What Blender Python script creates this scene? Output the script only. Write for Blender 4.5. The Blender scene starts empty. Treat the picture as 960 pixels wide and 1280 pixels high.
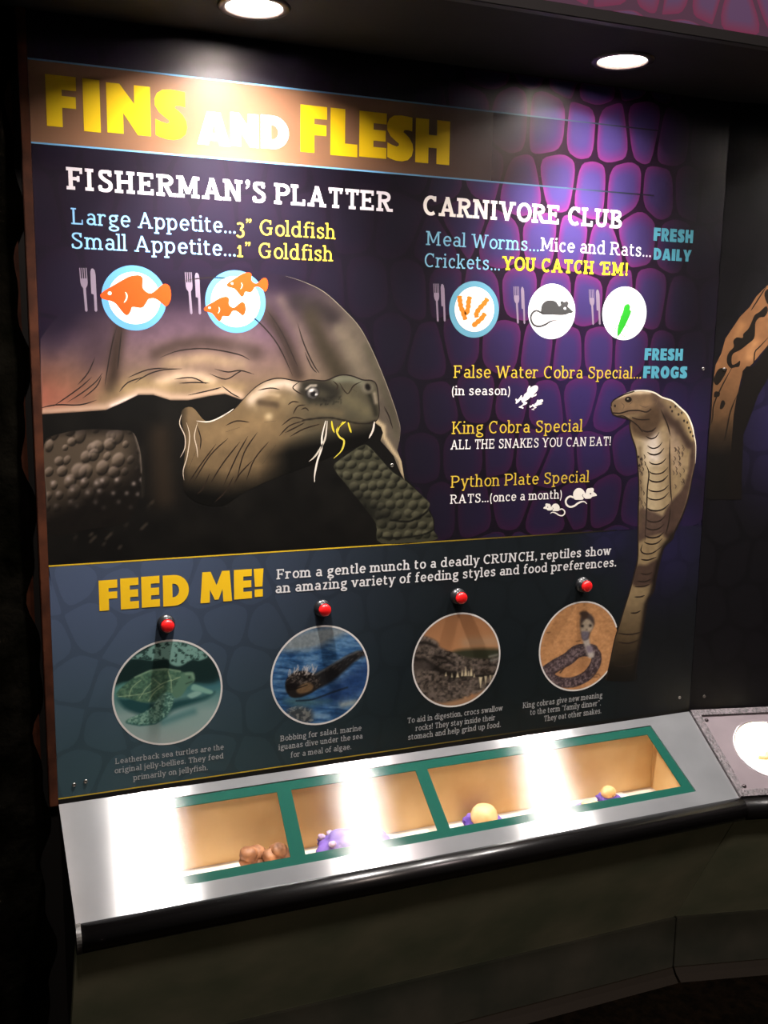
import bpy, bmesh, math, random
import numpy as np
from mathutils import Vector, Matrix, geometry

SC = bpy.context.scene
COL = SC.collection
random.seed(7)

# ------------------------------------------------------------------ camera, world, lights, exposure
F = 1233.157                                        # focal length in pixels of the 960 x 1280 frame
CAM = np.array([-0.22199, -1.39304, 0.50019])
RC = np.array([[0.92947477, -0.36857750, 0.01507568],      # camera right, down, forward in world axes
               [-0.04650998, -0.15763445, -0.98640164],
               [0.36594190, 0.91613427, -0.16365978]])
cam_data = bpy.data.cameras.new('camera')
cam_data.sensor_fit = 'VERTICAL'
cam_data.sensor_height = 32.0
cam_data.lens = F * 32.0 / 1280.0
cam_data.clip_start = 0.02
cam = bpy.data.objects.new('camera', cam_data)
COL.objects.link(cam)
cam.matrix_world = Matrix(((RC[0][0], -RC[1][0], -RC[2][0], CAM[0]),
                           (RC[0][1], -RC[1][1], -RC[2][1], CAM[1]),
                           (RC[0][2], -RC[1][2], -RC[2][2], CAM[2]),
                           (0, 0, 0, 1)))
SC.camera = cam

SC.view_settings.view_transform = 'Standard'
SC.view_settings.look = 'None'
SC.view_settings.exposure = 0.0
SC.view_settings.gamma = 1.0
SC.view_settings.use_curve_mapping = False

world = bpy.data.worlds.new('world')
SC.world = world
world.use_nodes = True
world.node_tree.nodes['Background'].inputs[0].default_value = (1.0, 0.93, 0.85, 1)
world.node_tree.nodes['Background'].inputs[1].default_value = 0.022

DESK_TILT = math.radians(30)
DESK_Z = -0.148
SOFFIT_Z = 0.912
FLOOR_Z = -0.675
LAMPS = [(0.102, -0.126, 1.0), (0.642, -0.123, 0.5), (1.207, -0.188, 0.8)]
SPOT_POWER = 72.0
def spot(name, loc, target, power, angle, blend, radius, color):
    d = bpy.data.lights.new(name, 'SPOT')
    d.energy = power; d.spot_size = math.radians(angle); d.spot_blend = blend
    d.shadow_soft_size = radius; d.color = color
    o = bpy.data.objects.new(name, d)
    COL.objects.link(o)
    o.location = loc
    v = Vector(target) - Vector(loc)
    o.rotation_euler = v.to_track_quat('-Z', 'Y').to_euler()
    return o
# the beams of the soffit downlights (their housings are built further down)
for (lx, ly, k) in LAMPS:
    spot('downlight_beam', (lx, ly, SOFFIT_Z - 0.006), (lx, ly + 0.012, 0), SPOT_POWER * k, 96, 1.0, 0.022, (1.0, 0.945, 0.915))
# the gallery's own ceiling lamps behind the visitor
spot('gallery_ceiling_lamp', (-0.2, -2.3, 2.4), (0.4, -0.1, -0.3), 100.0, 100, 0.8, 0.12, (1.0, 0.82, 0.72))
spot('gallery_ceiling_lamp', (1.5, -2.0, 2.8), (0.9, -0.2, 0.5), 105.0, 100, 0.8, 0.12, (1.0, 0.80, 0.78))

# ------------------------------------------------------------------ helpers: tracing onto planes
def ray(u, v):
    return np.array([(u - 480) / F, (v - 640) / F, 1.0]) @ RC
def hit(u, v, n, k):
    d = ray(u, v); n = np.array(n, float)
    return CAM + d * ((k - n @ CAM) / (n @ d))
def PW(pts):
    """photo pixels -> (x, z) on the panel plane y = 0"""
    a = np.atleast_2d(np.asarray(pts, float))
    d = np.stack([(a[:, 0] - 480) / F, (a[:, 1] - 640) / F, np.ones(len(a))], 1) @ RC
    t = -CAM[1] / d[:, 1]
    p = CAM + d * t[:, None]
    return p[:, [0, 2]]
ND = (0, -math.sin(DESK_TILT), math.cos(DESK_TILT)); KD = ND[2] * DESK_Z
def desk(u, v, off=0.0):
    return hit(u, v, ND, KD + off)
RDIR = np.array([0.9752, -0.2215, 0.0]); RNRM = np.array([-0.2215, -0.9752, 0.0])   # next panel: along, and out of its face
CORNER = np.array([0.9425, 0.0, 0.0])
def cv(pts, ox, oy, s):
    return [(ox + x / s, oy + y / s) for x, y in pts]
def lin(c):
    c = np.asarray(c, float) / 255.0
    return np.where(c <= 0.04045, c / 12.92, ((c + 0.055) / 1.055) ** 2.4)
def lin4(c):
    r = lin(c); return (float(r[0]), float(r[1]), float(r[2]), 1.0)

# ------------------------------------------------------------------ helpers: materials
def mat(name, color=(128, 128, 128), rough=0.5, metal=0.0, spec=0.5, bump=None, noise=None, coat=0.0):
    m = bpy.data.materials.new(name); m.use_nodes = True
    nt = m.node_tree; b = nt.nodes['Principled BSDF']
    b.inputs['Base Color'].default_value = lin4(color)
    b.inputs['Roughness'].default_value = rough
    b.inputs['Metallic'].default_value = metal
    b.inputs['Specular IOR Level'].default_value = spec
    b.inputs['Coat Weight'].default_value = coat
    tc = nt.nodes.new('ShaderNodeTexCoord')
    if noise:                                        # (scale, colour a, colour b)
        n = nt.nodes.new('ShaderNodeTexNoise'); n.inputs['Scale'].default_value = noise[0]
        n.inputs['Detail'].default_value = 6
        r = nt.nodes.new('ShaderNodeValToRGB')
        r.color_ramp.elements[0].color = lin4(noise[1]); r.color_ramp.elements[1].color = lin4(noise[2])
        r.color_ramp.elements[0].position = 0.35; r.color_ramp.elements[1].position = 0.68
        nt.links.new(tc.outputs['Object'], n.inputs['Vector']); nt.links.new(n.outputs['Fac'], r.inputs['Fac'])
        nt.links.new(r.outputs['Color'], b.inputs['Base Color'])
    if bump:                                         # (scale, strength, distance)
        n = nt.nodes.new('ShaderNodeTexNoise'); n.inputs['Scale'].default_value = bump[0]; n.inputs['Detail'].default_value = 5
        bp = nt.nodes.new('ShaderNodeBump'); bp.inputs['Strength'].default_value = bump[1]; bp.inputs['Distance'].default_value = bump[2]
        nt.links.new(tc.outputs['Object'], n.inputs['Vector']); nt.links.new(n.outputs['Fac'], bp.inputs['Height'])
        nt.links.new(bp.outputs['Normal'], b.inputs['Normal'])
    return m
def emit(name, color, strength):
    m = bpy.data.materials.new(name); m.use_nodes = True
    nt = m.node_tree; b = nt.nodes['Principled BSDF']
    b.inputs['Base Color'].default_value = lin4(color)
    b.inputs['Emission Color'].default_value = lin4(color)
    b.inputs['Emission Strength'].default_value = strength
    return m
def N(nt, t, **kw):
    n = nt.nodes.new(t)
    for k, v in kw.items(): setattr(n, k, v)
    return n
def maprange(nt, src, a, b, c=0.0, d=1.0, smooth=True):
    n = N(nt, 'ShaderNodeMapRange'); n.interpolation_type = 'SMOOTHSTEP' if smooth else 'LINEAR'
    n.inputs['From Min'].default_value = a; n.inputs['From Max'].default_value = b
    n.inputs['To Min'].default_value = c; n.inputs['To Max'].default_value = d
    nt.links.new(src, n.inputs['Value']); return n.outputs['Result']
def mathn(nt, op, a, b=None):
    n = N(nt, 'ShaderNodeMath'); n.operation = op
    for i, s in enumerate((a, b)):
        if s is None: continue
        if isinstance(s, (int, float)): n.inputs[i].default_value = s
        else: nt.links.new(s, n.inputs[i])
    return n.outputs[0]
def mixc(nt, fac, a, b):
    n = N(nt, 'ShaderNodeMix'); n.data_type = 'RGBA'
    if isinstance(fac, (int, float)): n.inputs['Factor'].default_value = fac
    else: nt.links.new(fac, n.inputs['Factor'])
    for s, key in ((a, 6), (b, 7)):
        if isinstance(s, (tuple, list)): n.inputs[key].default_value = lin4(s)
        else: nt.links.new(s, n.inputs[key])
    return n.outputs[2]
def scales(nt, vec, scale, rnd=0.75):
    """returns edge distance of rounded reptile-scale cells"""
    v = N(nt, 'ShaderNodeTexVoronoi'); v.feature = 'DISTANCE_TO_EDGE'; v.voronoi_dimensions = '2D'
    v.inputs['Scale'].default_value = scale; v.inputs['Randomness'].default_value = rnd
    nt.links.new(vec, v.inputs['Vector']); return v.outputs['Distance']

# ------------------------------------------------------------------ helpers: objects
def tag(o, label=None, cat=None, group=None, kind=None):
    if label: o['label'] = label
    if cat: o['category'] = cat
    if group: o['group'] = group
    if kind: o['kind'] = kind
    return o
def thing(name, label, cat, loc=(0, 0, 0), group=None):
    o = bpy.data.objects.new(name, None); o.empty_display_size = 0.05
    COL.objects.link(o); o.location = loc
    return tag(o, label, cat, group)
def link(name, me, m, parent=None, smooth=False):
    o = bpy.data.objects.new(name, me); COL.objects.link(o)
    if m is not None: me.materials.append(m)
    if smooth:
        me.polygons.foreach_set('use_smooth', [True] * len(me.polygons))
    if parent is not None:
        o.parent = parent
        off = Vector(parent.location); pp = parent.parent
        while pp is not None: off += Vector(pp.location); pp = pp.parent
        me.transform(Matrix.Translation(-off))     # meshes are written in world axes
    return o
def obj(name, bm, m, parent=None, smooth=False):
    me = bpy.data.meshes.new(name)
    bmesh.ops.recalc_face_normals(bm, faces=bm.faces[:])
    bm.to_mesh(me); bm.free()
    return link(name, me, m, parent, smooth)
def box(bm, x0, x1, y0, y1, z0, z1, bev=0.0):
    g = bmesh.ops.create_cube(bm, size=1.0)['verts']
    for v in g:
        v.co = Vector(((x0 + x1) / 2 + v.co.x * (x1 - x0), (y0 + y1) / 2 + v.co.y * (y1 - y0), (z0 + z1) / 2 + v.co.z * (z1 - z0)))
    if bev:
        es = [e for e in bm.edges if e.verts[0] in g]
        bmesh.ops.bevel(bm, geom=es, offset=bev, segments=2, affect='EDGES')
def prism(bm, bottom, top):
    """closed solid between two loops with the same number of points"""
    a = [bm.verts.new(p) for p in bottom]; b = [bm.verts.new(p) for p in top]
    n = len(a)
    bm.faces.new(a); bm.faces.new(b[::-1])
    for i in range(n): bm.faces.new((a[i], a[(i + 1) % n], b[(i + 1) % n], b[i]))
def lathe(bm, prof, origin, axis, seg=40, cap0=False, cap1=False):
    """revolve (r, h) pairs about axis through origin"""
    ax = Vector(axis).normalized(); u = ax.orthogonal().normalized(); w = ax.cross(u)
    rings = []
    for r, h in prof:
        rings.append([bm.verts.new(Vector(origin) + ax * h + (u * math.cos(2 * math.pi * i / seg) + w * math.sin(2 * math.pi * i / seg)) * r) for i in range(seg)])
    for a, b in zip(rings, rings[1:]):
        for i in range(seg): bm.faces.new((a[i], a[(i + 1) % seg], b[(i + 1) % seg], b[i]))
    if cap0: bm.faces.new(rings[0])
    if cap1: bm.faces.new(rings[-1][::-1])
def tube(bm, pts, rads, seg=16, caps=True):
    rings = []
    P = [Vector(p) for p in pts]
    for i, p in enumerate(P):
        t = (P[min(i + 1, len(P) - 1)] - P[max(i - 1, 0)]).normalized()
        u = t.cross(Vector((0, 0, 1)))
        if u.length < 1e-3: u = t.cross(Vector((0, 1, 0)))
        u.normalize(); w = t.cross(u)
        r = rads[i] if hasattr(rads, '__len__') else rads
        rings.append([bm.verts.new(p + (u * math.cos(2 * math.pi * k / seg) + w * math.sin(2 * math.pi * k / seg)) * r) for k in range(seg)])
    for a, b in zip(rings, rings[1:]):
        for i in range(seg): bm.faces.new((a[i], a[(i + 1) % seg], b[(i + 1) % seg], b[i]))
    if caps: bm.faces.new(rings[0]); bm.faces.new(rings[-1][::-1])
def catmull(pts, closed=False, k=5):
    P = [np.array(p, float) for p in pts]; n = len(P); out = []
    rng = range(n if closed else n - 1)
    for i in rng:
        p0 = P[(i - 1) % n] if closed else P[max(i - 1, 0)]
        p1 = P[i]; p2 = P[(i + 1) % n]
        p3 = P[(i + 2) % n] if closed else P[min(i + 2, n - 1)]
        for j in range(k):
            t = j / k
            out.append(0.5 * ((2 * p1) + (-p0 + p2) * t + (2 * p0 - 5 * p1 + 4 * p2 - p3) * t * t + (-p0 + 3 * p1 - 3 * p2 + p3) * t ** 3))
    if not closed: out.append(P[-1])
    return np.array(out)

# ------------------------------------------------------------------ helpers: printed artwork
def hashn(ix, iy, s=0):
    v = np.sin(ix * 127.1 + iy * 311.7 + s * 74.7) * 43758.5453
    return v - np.floor(v)
def vnoise(x, y, s=0):
    ix = np.floor(x); iy = np.floor(y); fx = x - ix; fy = y - iy
    fx = fx * fx * (3 - 2 * fx); fy = fy * fy * (3 - 2 * fy)
    a = hashn(ix, iy, s); b = hashn(ix + 1, iy, s); c = hashn(ix, iy + 1, s); d = hashn(ix + 1, iy + 1, s)
    return a + (b - a) * fx + (c - a) * fy + (a - b - c + d) * fx * fy
def fbm(x, y, s=0, o=4):
    r = 0; a = 0.5
    for i in range(o): r = r + a * vnoise(x * 2 ** i, y * 2 ** i, s + i); a *= 0.5
    return r / (1 - 0.5 ** o)
def dist_poly(X, Y, pts, closed=False):
    P = np.asarray(pts, float); D = np.full(X.shape, 1e9)
    n = len(P)
    for i in range(n if closed else n - 1):
        a = P[i]; b = P[(i + 1) % n]; d = b - a; L = d @ d + 1e-12
        t = np.clip(((X - a[0]) * d[0] + (Y - a[1]) * d[1]) / L, 0, 1)
        D = np.minimum(D, np.hypot(X - a[0] - t * d[0], Y - a[1] - t * d[1]))
    return D
def inside(X, Y, pts):
    P = np.asarray(pts, float); r = np.zeros(X.shape, bool); n = len(P)
    for i in range(n):
        x0, y0 = P[i - 1]; x1, y1 = P[i]
        if y0 == y1: continue
        c = ((y0 > Y) != (y1 > Y)) & (X < (x1 - x0) * (Y - y0) / (y1 - y0) + x0)
        r ^= c
    return r
class Paint:
    """colours (sRGB 0..255) over a set of points in photo pixels"""
    def __init__(s, X, Y, base): s.X = X; s.Y = Y; s.C = np.tile(np.asarray(base, float), (len(X), 1))
    def blend(s, m, col):
        col = np.asarray(col, float); s.C[:] = s.C * (1 - m[:, None]) + col * m[:, None]
    def soft(s, pts, w, col, a=1.0, p=2.0):
        d = dist_poly(s.X, s.Y, pts) if len(pts) > 1 else np.hypot(s.X - pts[0][0], s.Y - pts[0][1])
        s.blend(a * np.exp(-(d / w) ** p), col)
    def ell(s, cx, cy, rx, ry, col, a=1.0, ang=0.0, soft=0.25):
        c, q = math.cos(math.radians(ang)), math.sin(math.radians(ang))
        dx = s.X - cx; dy = s.Y - cy
        r = np.hypot((dx * c + dy * q) / rx, (-dx * q + dy * c) / ry)
        s.blend(a * np.clip((1 + soft - r) / (2 * soft), 0, 1), col)
    def fill(s, pts, col, a=1.0, feather=1.5, smooth=True):
        P = catmull(pts, True, 4) if smooth else np.asarray(pts, float)
        d = dist_poly(s.X, s.Y, P, True); d = np.where(inside(s.X, s.Y, P), d, -d)
        s.blend(a * np.clip(0.5 + d / (2 * feather), 0, 1), col)
    def line(s, pts, w, col, a=1.0):
        d = dist_poly(s.X, s.Y, catmull(pts, False, 4)); s.blend(a * np.clip(w / 2 + 0.6 - d, 0, 1), col)
    def gamma(s, g, k=1.0): s.C[:] = 255 * np.clip(s.C / 255, 0, 1) ** g * k
    def noise(s, sc, amt, seed=0, sx=1.0, sy=1.0):
        n = fbm(s.X / sc * sx, s.Y / sc * sy, seed) - 0.5
        s.C[:] = np.clip(s.C * (1 + amt * n[:, None] * 2), 0, 255)
PLANE = PW
class Art:
    """flat printed shapes on a plane; the points are photo pixels or panel coordinates"""
    def __init__(s): s.v = []; s.f = []; s.c = []; s.n = 0
    def add(s, xz, faces, cols, layer):
        xz = np.asarray(xz, float); o = s.n
        s.v.append(np.stack([xz[:, 0], np.full(len(xz), -layer * 5e-5), xz[:, 1]], 1))
        s.f += [tuple(i + o for i in f) for f in faces]
        cols = np.asarray(cols, float)
        if cols.ndim == 1: cols = np.tile(cols, (len(xz), 1))
        s.c.append(cols); s.n += len(xz)
    def poly(s, pts, col, layer=1, smooth=0, px=True, holes=()):
        loops = [np.asarray(q, float) for q in [pts] + list(holes)]
        if smooth: loops = [catmull(q, True, smooth) for q in loops]
        allp = np.concatenate(loops)
        tris = geometry.tessellate_polygon([[Vector((p[0], p[1], 0)) for p in q] for q in loops])
        s.add(PLANE(allp) if px else allp, tris, col, layer)
    def paint(s, pts, fn, base, step=2.0, layer=1, smooth=4):
        P = catmull(pts, True, smooth) if smooth else np.asarray(pts, float)
        x0, y0 = P.min(0); x1, y1 = P.max(0)
        gx, gy = np.meshgrid(np.arange(x0 + step / 2, x1, step), np.arange(y0 + step / 2, y1, step))
        gx = gx.ravel(); gy = gy.ravel()
        k = inside(gx, gy, P); gx = gx[k]; gy = gy[k]
        k = dist_poly(gx, gy, P, True) > step * 0.45; gx = gx[k]; gy = gy[k]
        V = [Vector(p) for p in P] + [Vector(p) for p in zip(gx, gy)]
        n = len(P)
        r = geometry.delaunay_2d_cdt(V, [(i, (i + 1) % n) for i in range(n)], [list(range(n))], 1, 1e-5)
        ov = np.array([(p[0], p[1]) for p in r[0]])
        q = Paint(ov[:, 0].copy(), ov[:, 1].copy(), base); fn(q)
        s.add(PLANE(ov), [tuple(f) for f in r[2]], q.C, layer)
    def stroke(s, pts, w, col, layer=3, taper=(1, 1), px=True, smooth=4):
        P = catmull(pts, False, smooth) if (smooth and len(pts) > 2) else np.asarray(pts, float)
        n = len(P); T = np.gradient(P, axis=0); T /= np.linalg.norm(T, axis=1)[:, None] + 1e-9
        Nn = np.stack([-T[:, 1], T[:, 0]], 1)
        u = np.linspace(0, 1, n)
        ww = w / 2 * np.minimum(1, np.minimum(taper[0] + u * 4 * (1 - taper[0]), taper[1] + (1 - u) * 4 * (1 - taper[1])))
        A = np.concatenate([P + Nn * ww[:, None], P - Nn * ww[:, None]])
        s.add(PLANE(A) if px else A, [(i, i + 1, n + i + 1, n + i) for i in range(n - 1)], col, layer)
    def disc(s, c, r, col, layer=1, r_in=0.0, seg=64, ry=None):
        """circle in panel coordinates"""
        th = np.linspace(0, 2 * np.pi, seg, endpoint=False); ry = ry or r
        A = np.stack([c[0] + r * np.cos(th), c[1] + ry * np.sin(th)], 1)
        if r_in:
            B = np.stack([c[0] + r_in * np.cos(th), c[1] + r_in * np.sin(th)], 1)
            s.add(np.concatenate([A, B]), [(i, (i + 1) % seg, seg + (i + 1) % seg, seg + i) for i in range(seg)], col, layer)
        else: s.add(A, [tuple(range(seg))], col, layer)
    def build(s, name, parent, label=None, m=None):
        V = np.concatenate(s.v); C = np.concatenate(s.c)
        me = bpy.data.meshes.new(name); me.from_pydata(V.tolist(), [], s.f); me.update()
        ca = me.color_attributes.new('ink', 'FLOAT_COLOR', 'POINT')
        L = np.ones((len(C), 4)); L[:, :3] = lin(np.clip(C, 0, 255))
        ca.data.foreach_set('color', L.ravel())
        o = link(name, me, m or M['ink'], parent)
        if label: o['label'] = label
        return o
M = {}
def ink_material(name, rough=0.38, spec=0.28):
    m = bpy.data.materials.new(name); m.use_nodes = True
    nt = m.node_tree; b = nt.nodes['Principled BSDF']
    a = N(nt, 'ShaderNodeVertexColor'); a.layer_name = 'ink'
    nt.links.new(a.outputs['Color'], b.inputs['Base Color'])
    b.inputs['Roughness'].default_value = rough; b.inputs['Specular IOR Level'].default_value = spec
    return m
M['ink'] = ink_material('printed_ink')

# ------------------------------------------------------------------ lettering: a slab serif drawn with strokes, and a fat poster face
CAPH, XH, ASC, DSC = 7.0, 5.1, 7.4, -2.1
def glyph(c, w):
    """strokes of one slab-serif letter; returns (advance, strokes)"""
    h = 0.78 * w; t = 0.74 * w; e = 0.62 + 0.1 * w; o = []
    a = 0.55 + 0.35 * w + w / 2
    def V(x, y0, y1): o.append(('q', [(x - w / 2, y0), (x + w / 2, y0), (x + w / 2, y1), (x - w / 2, y1)]))
    def H(y, x0, x1): o.append(('q', [(x0, y - t / 2), (x1, y - t / 2), (x1, y + t / 2), (x0, y + t / 2)]))
    def D(x0, y0, x1, y1, k=1.0): q = w * k * 0.56; o.append(('q', [(x0 - q, y0), (x0 + q, y0), (x1 + q, y1), (x1 - q, y1)]))
    def A(cx, cy, rx, ry, a0, a1, k=1.0):
        n = max(6, int(abs(a1 - a0) / 12)); th = np.radians(np.linspace(a0, a1, n))
        o.append(('s', np.stack([cx + rx * np.cos(th), cy + ry * np.sin(th)], 1), k))
    def P(pts, k=1.0): o.append(('s', catmull(pts, False, 5), k))
    def s(x, l=e, r=e): o.append(('q', [(x - w / 2 - l, 0), (x + w / 2 + r, 0), (x + w / 2 + r, t), (x - w / 2 - l, t)]))
    def S(x, y, l=e, r=e): o.append(('q', [(x - w / 2 - l, y - t), (x + w / 2 + r, y - t), (x + w / 2 + r, y), (x - w / 2 - l, y)]))
    def tick(x, y, d, up=0): o.append(('q', [(x - t * 0.45, y), (x + t * 0.45, y), (x + t * 0.45, y + d), (x - t * 0.45, y + d)]))
    def dot(x, y, r=None):
        r = r or w * 0.62; th = np.linspace(0, 2 * np.pi, 12, endpoint=False)
        o.append(('q', [(x + r * math.cos(k), y + r * math.sin(k)) for k in th]))
    def comma(x, y, f=1):
        r = w * 0.6; dot(x, y, r); o.append(('q', [(x + r, y), (x + r * 0.6, y - r * 1.6), (x - r * 0.7, y - r * 2.6), (x - r * 0.9, y - r * 2.2), (x - r * 0.1, y - r * 0.8), (x - r * 0.2, y)][::1]))
    cy = CAPH / 2; ry = cy - h / 2 + 0.08
    if c == 'A': D(a + .1, 0, a + 2.55, 7, .8); D(a + 5.0, 0, a + 2.45, 7); H(2.3, a + .9, a + 4.2); s(a, e * .7, e); s(a + 5.1, e, e * .7); return a + 6.5, o
    if c == 'B': V(a, 0, 7); s(a, e, 0); S(a, 7, e, 0); A(a + 1.9, 5.25, 1.7, 1.75 - h / 2, 90, -90); A(a + 2.0, 1.85, 2.0, 1.85 - h / 2, 90, -90); H(3.6, a, a + 2.1); H(t / 2, a, a + 2.1); H(7 - t / 2, a, a + 2.0); return a + 5.1, o
    if c == 'C': A(a + 2.6, cy, 2.6, ry, 52, 308); tick(a + 4.4, 5.0, 1.9); return a + 5.6, o
    if c == 'D': V(a, 0, 7); s(a, e, 0); S(a, 7, e, 0); A(a + 1.9, cy, 2.9, cy - h / 2, 90, -90); H(t / 2, a, a + 2); H(7 - t / 2, a, a + 2); return a + 5.9, o
    if c == 'E': V(a, 0, 7); s(a, e, 3.6); S(a, 7, e, 3.5); H(3.6, a, a + 2.8); tick(a + 3.9, 0, 1.9); tick(a + 3.8, 5.2, 1.8); tick(a + 2.7, 2.7, 1.8); return a + 5.2, o
    if c == 'F': V(a, 0, 7); s(a, e, e); S(a, 7, e, 3.3); H(3.5, a, a + 2.7); tick(a + 3.6, 5.1, 1.9); tick(a + 2.6, 2.6, 1.8); return a + 4.7, o
    if c == 'G': A(a + 2.7, cy, 2.7, ry, 52, 330); V(a + 4.6, .4, 3.3); S(a + 4.6, 3.6, 1.2, .5); tick(a + 4.6, 5.0, 1.9); return a + 6.2, o
    if c == 'H': V(a, 0, 7); V(a + 4.2, 0, 7); H(3.6, a, a + 4.2); [f(a + k) for k in (0, 4.2) for f in (s, lambda x: S(x, 7))]; return a + 5.6 + w * .5, o
    if c == 'I': V(a, 0, 7); s(a); S(a, 7); return a + 1.1 + w * .6, o
    if c == 'K': V(a, 0, 7); s(a); S(a, 7); D(a + .6, 2.9, a + 3.9, 7, .8); D(a + 4.2, 0, a + 1.5, 4.1); s(a + 4.2, e * .7, e * .8); S(a + 3.9, 7, e * .9, e * .6); return a + 5.4, o
    if c == 'L': V(a, 0, 7); s(a, e, 3.4); S(a, 7); tick(a + 3.7, 0, 2.1); return a + 4.8, o
    if c == 'M': V(a + .2, 0, 7); V(a + 5.6, 0, 7); D(a + 2.9, 1.2, a + .35, 7, .9); D(a + 2.9, 1.2, a + 5.45, 7, .8); s(a + .1); s(a + 5.7); S(a + .1, 7, e, 0); S(a + 5.7, 7, 0, e); return a + 7.1 + w * .4, o
    if c == 'N': V(a, 0, 7); V(a + 4.5, 0, 7); D(a + 4.4, 0, a + .15, 7); s(a); S(a, 7, e, 0); S(a + 4.5, 7); return a + 5.8 + w * .4, o
    if c == 'O': A(a + 2.7, cy, 2.75, ry, 0, 360); return a + 6.1, o
    if c == 'P': V(a, 0, 7); s(a); S(a, 7, e, 0); A(a + 2.0, 4.95, 2.1, 2.05 - h / 2, 90, -90); H(2.9 + t / 2, a, a + 2.1); H(7 - t / 2, a, a + 2.1); return a + 5.0, o
    if c == 'R': V(a, 0, 7); s(a); S(a, 7, e, 0); A(a + 2.0, 5.1, 1.95, 1.9 - h / 2, 90, -90); H(3.2 + t / 2, a, a + 2.1); H(7 - t / 2, a, a + 2.1); D(a + 4.0, 0, a + 1.9, 3.5); s(a + 4.2, e * .4, e); return a + 5.5, o
    if c == 'S': P([(a + 3.5, 5.3), (a + 3.2, 6.3), (a + 1.9, 6.95 - h / 2), (a + .5, 6.2), (a + .35, 4.9), (a + 1.8, 3.75), (a + 3.4, 2.9), (a + 3.7, 1.6), (a + 2.9, .4 + h / 4), (a + 1.5, h / 2 - .1), (a + .2, .8), (a, 1.8)]); tick(a + 3.6, 4.9, 1.9); tick(a + .05, .2, 1.9); return a + 4.9, o
    if c == 'T': V(a + 2.1, 0, 7); s(a + 2.1); S(a + 2.1, 7, 2.3, 2.3); tick(a - .1, 5.0, 2); tick(a + 4.3, 5.0, 2); return a + 5.2, o
    if c == 'U': V(a, 2.2, 7); V(a + 4.0, 2.2, 7); A(a + 2, 2.3, 2.0, 2.3 - h / 2, 180, 360); S(a, 7); S(a + 4.0, 7); return a + 5.4 + w * .4, o
    if c == 'V': D(a + 2.5, 0, a + .1, 7); D(a + 2.5, 0, a + 4.8, 7, .8); S(a, 7, e, e * .8); S(a + 4.9, 7, e * .8, e); return a + 6.0, o
    if c == 'W': D(a + 1.8, 0, a + .1, 7); D(a + 1.8, 0, a + 3.7, 6.8, .75); D(a + 5.5, 0, a + 3.6, 6.8); D(a + 5.5, 0, a + 7.1, 7, .75); S(a, 7, e, e * .8); S(a + 7.2, 7, e * .8, e); return a + 8.2, o
    if c == 'Y': D(a + 2.3, 3.0, a + .1, 7); D(a + 2.3, 3.0, a + 4.6, 7, .8); V(a + 2.35, 0, 3.3); s(a + 2.35); S(a, 7, e, e * .7); S(a + 4.7, 7, e * .7, e); return a + 5.8, o
    m = .5 + w * .35 + w / 2
    x = XH; hr = h / 2
    def shoulder(x0, x1): A((x0 + x1) / 2, 3.1, (x1 - x0) / 2, x - hr - 3.1, 0, 165); V(x1, 0, 3.15)
    def bowl(cx, k=1.0): A(cx, x / 2, 1.75 * k, x / 2 - hr + .06, 0, 360)
    if c == 'a': V(m + 3.0, .5, 3.3); A(m + 1.55, 3.3, 1.45, x - hr - 3.3, 0, 150); A(m + 1.5, 1.55, 1.5, 1.55 - hr, 0, 360); H(h / 2, m + 2.9, m + 4.0); return m + 4.2, o
    if c == 'b': V(m, 0, ASC); S(m, ASC, e, 0); bowl(m + 1.7); return m + 4.4, o
    if c == 'c': A(m + 1.75, x / 2, 1.75, x / 2 - hr + .06, 48, 318); dot(m + 2.75, x - 1.1, w * .55); return m + 3.9, o
    if c == 'd': bowl(m + 1.65); V(m + 3.35, 0, ASC); S(m + 3.35, ASC, e, 0); s(m + 3.35, 0, e); return m + 4.8, o
    if c == 'e': A(m + 1.75, x / 2, 1.75, x / 2 - hr + .06, 0, 320); H(2.65, m, m + 3.5 + w * .3); return m + 4.1, o
    if c == 'f': V(m + .5, 0, 5.6); A(m + 1.9, 5.6, 1.4, ASC - hr - 5.6, 60, 180); H(x - t / 2, m - .6, m + 2.2); s(m + .5); return m + 2.6, o
    if c == 'g': A(m + 1.6, 3.45, 1.5, 1.6 - hr, 0, 360); H(x - t / 2, m + 2.2, m + 3.9); A(m + 1.8, -.85, 1.9, 1.15 - hr * .6, 0, 360); P([(m + .6, 2.3), (m + .25, 1.4), (m + 1.0, .75), (m + 2.3, .4)], .9); return m + 4.1, o
    if c == 'h': V(m, 0, ASC); S(m, ASC, e, 0); shoulder(m, m + 3.0); s(m); s(m + 3.0); return m + 4.3, o
    if c == 'i': V(m, 0, x); s(m); S(m, x, e, 0); dot(m - .05, 6.7, w * .62); return m + 1.2, o
    if c == 'j': V(m, -1.0, x); S(m, x, e, 0); A(m - .9, -1.0, .9, 1.1 - hr, 0, -110); dot(m - .05, 6.7, w * .62); return m + 1.1, o
    if c == 'k': V(m, 0, ASC); S(m, ASC, e, 0); s(m); D(m + .6, 2.0, m + 2.6, x, .8); D(m + 3.1, 0, m + 1.3, 2.9); s(m + 3.2, e * .7, e * .6); S(m + 2.7, x, e * .8, e * .6); return m + 4.2, o
    if c == 'l': V(m, 0, ASC); S(m, ASC, e, 0); s(m); return m + 1.2, o
    if c == 'm': V(m, 0, x); S(m, x, e, 0); shoulder(m, m + 2.8); shoulder(m + 2.8, m + 5.6); [s(m + k) for k in (0, 2.8, 5.6)]; return m + 6.9, o
    if c == 'n': V(m, 0, x); S(m, x, e, 0); shoulder(m, m + 3.0); s(m); s(m + 3.0); return m + 4.3, o
    if c == 'o': bowl(m + 1.8, 1.05); return m + 4.2, o
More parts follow.
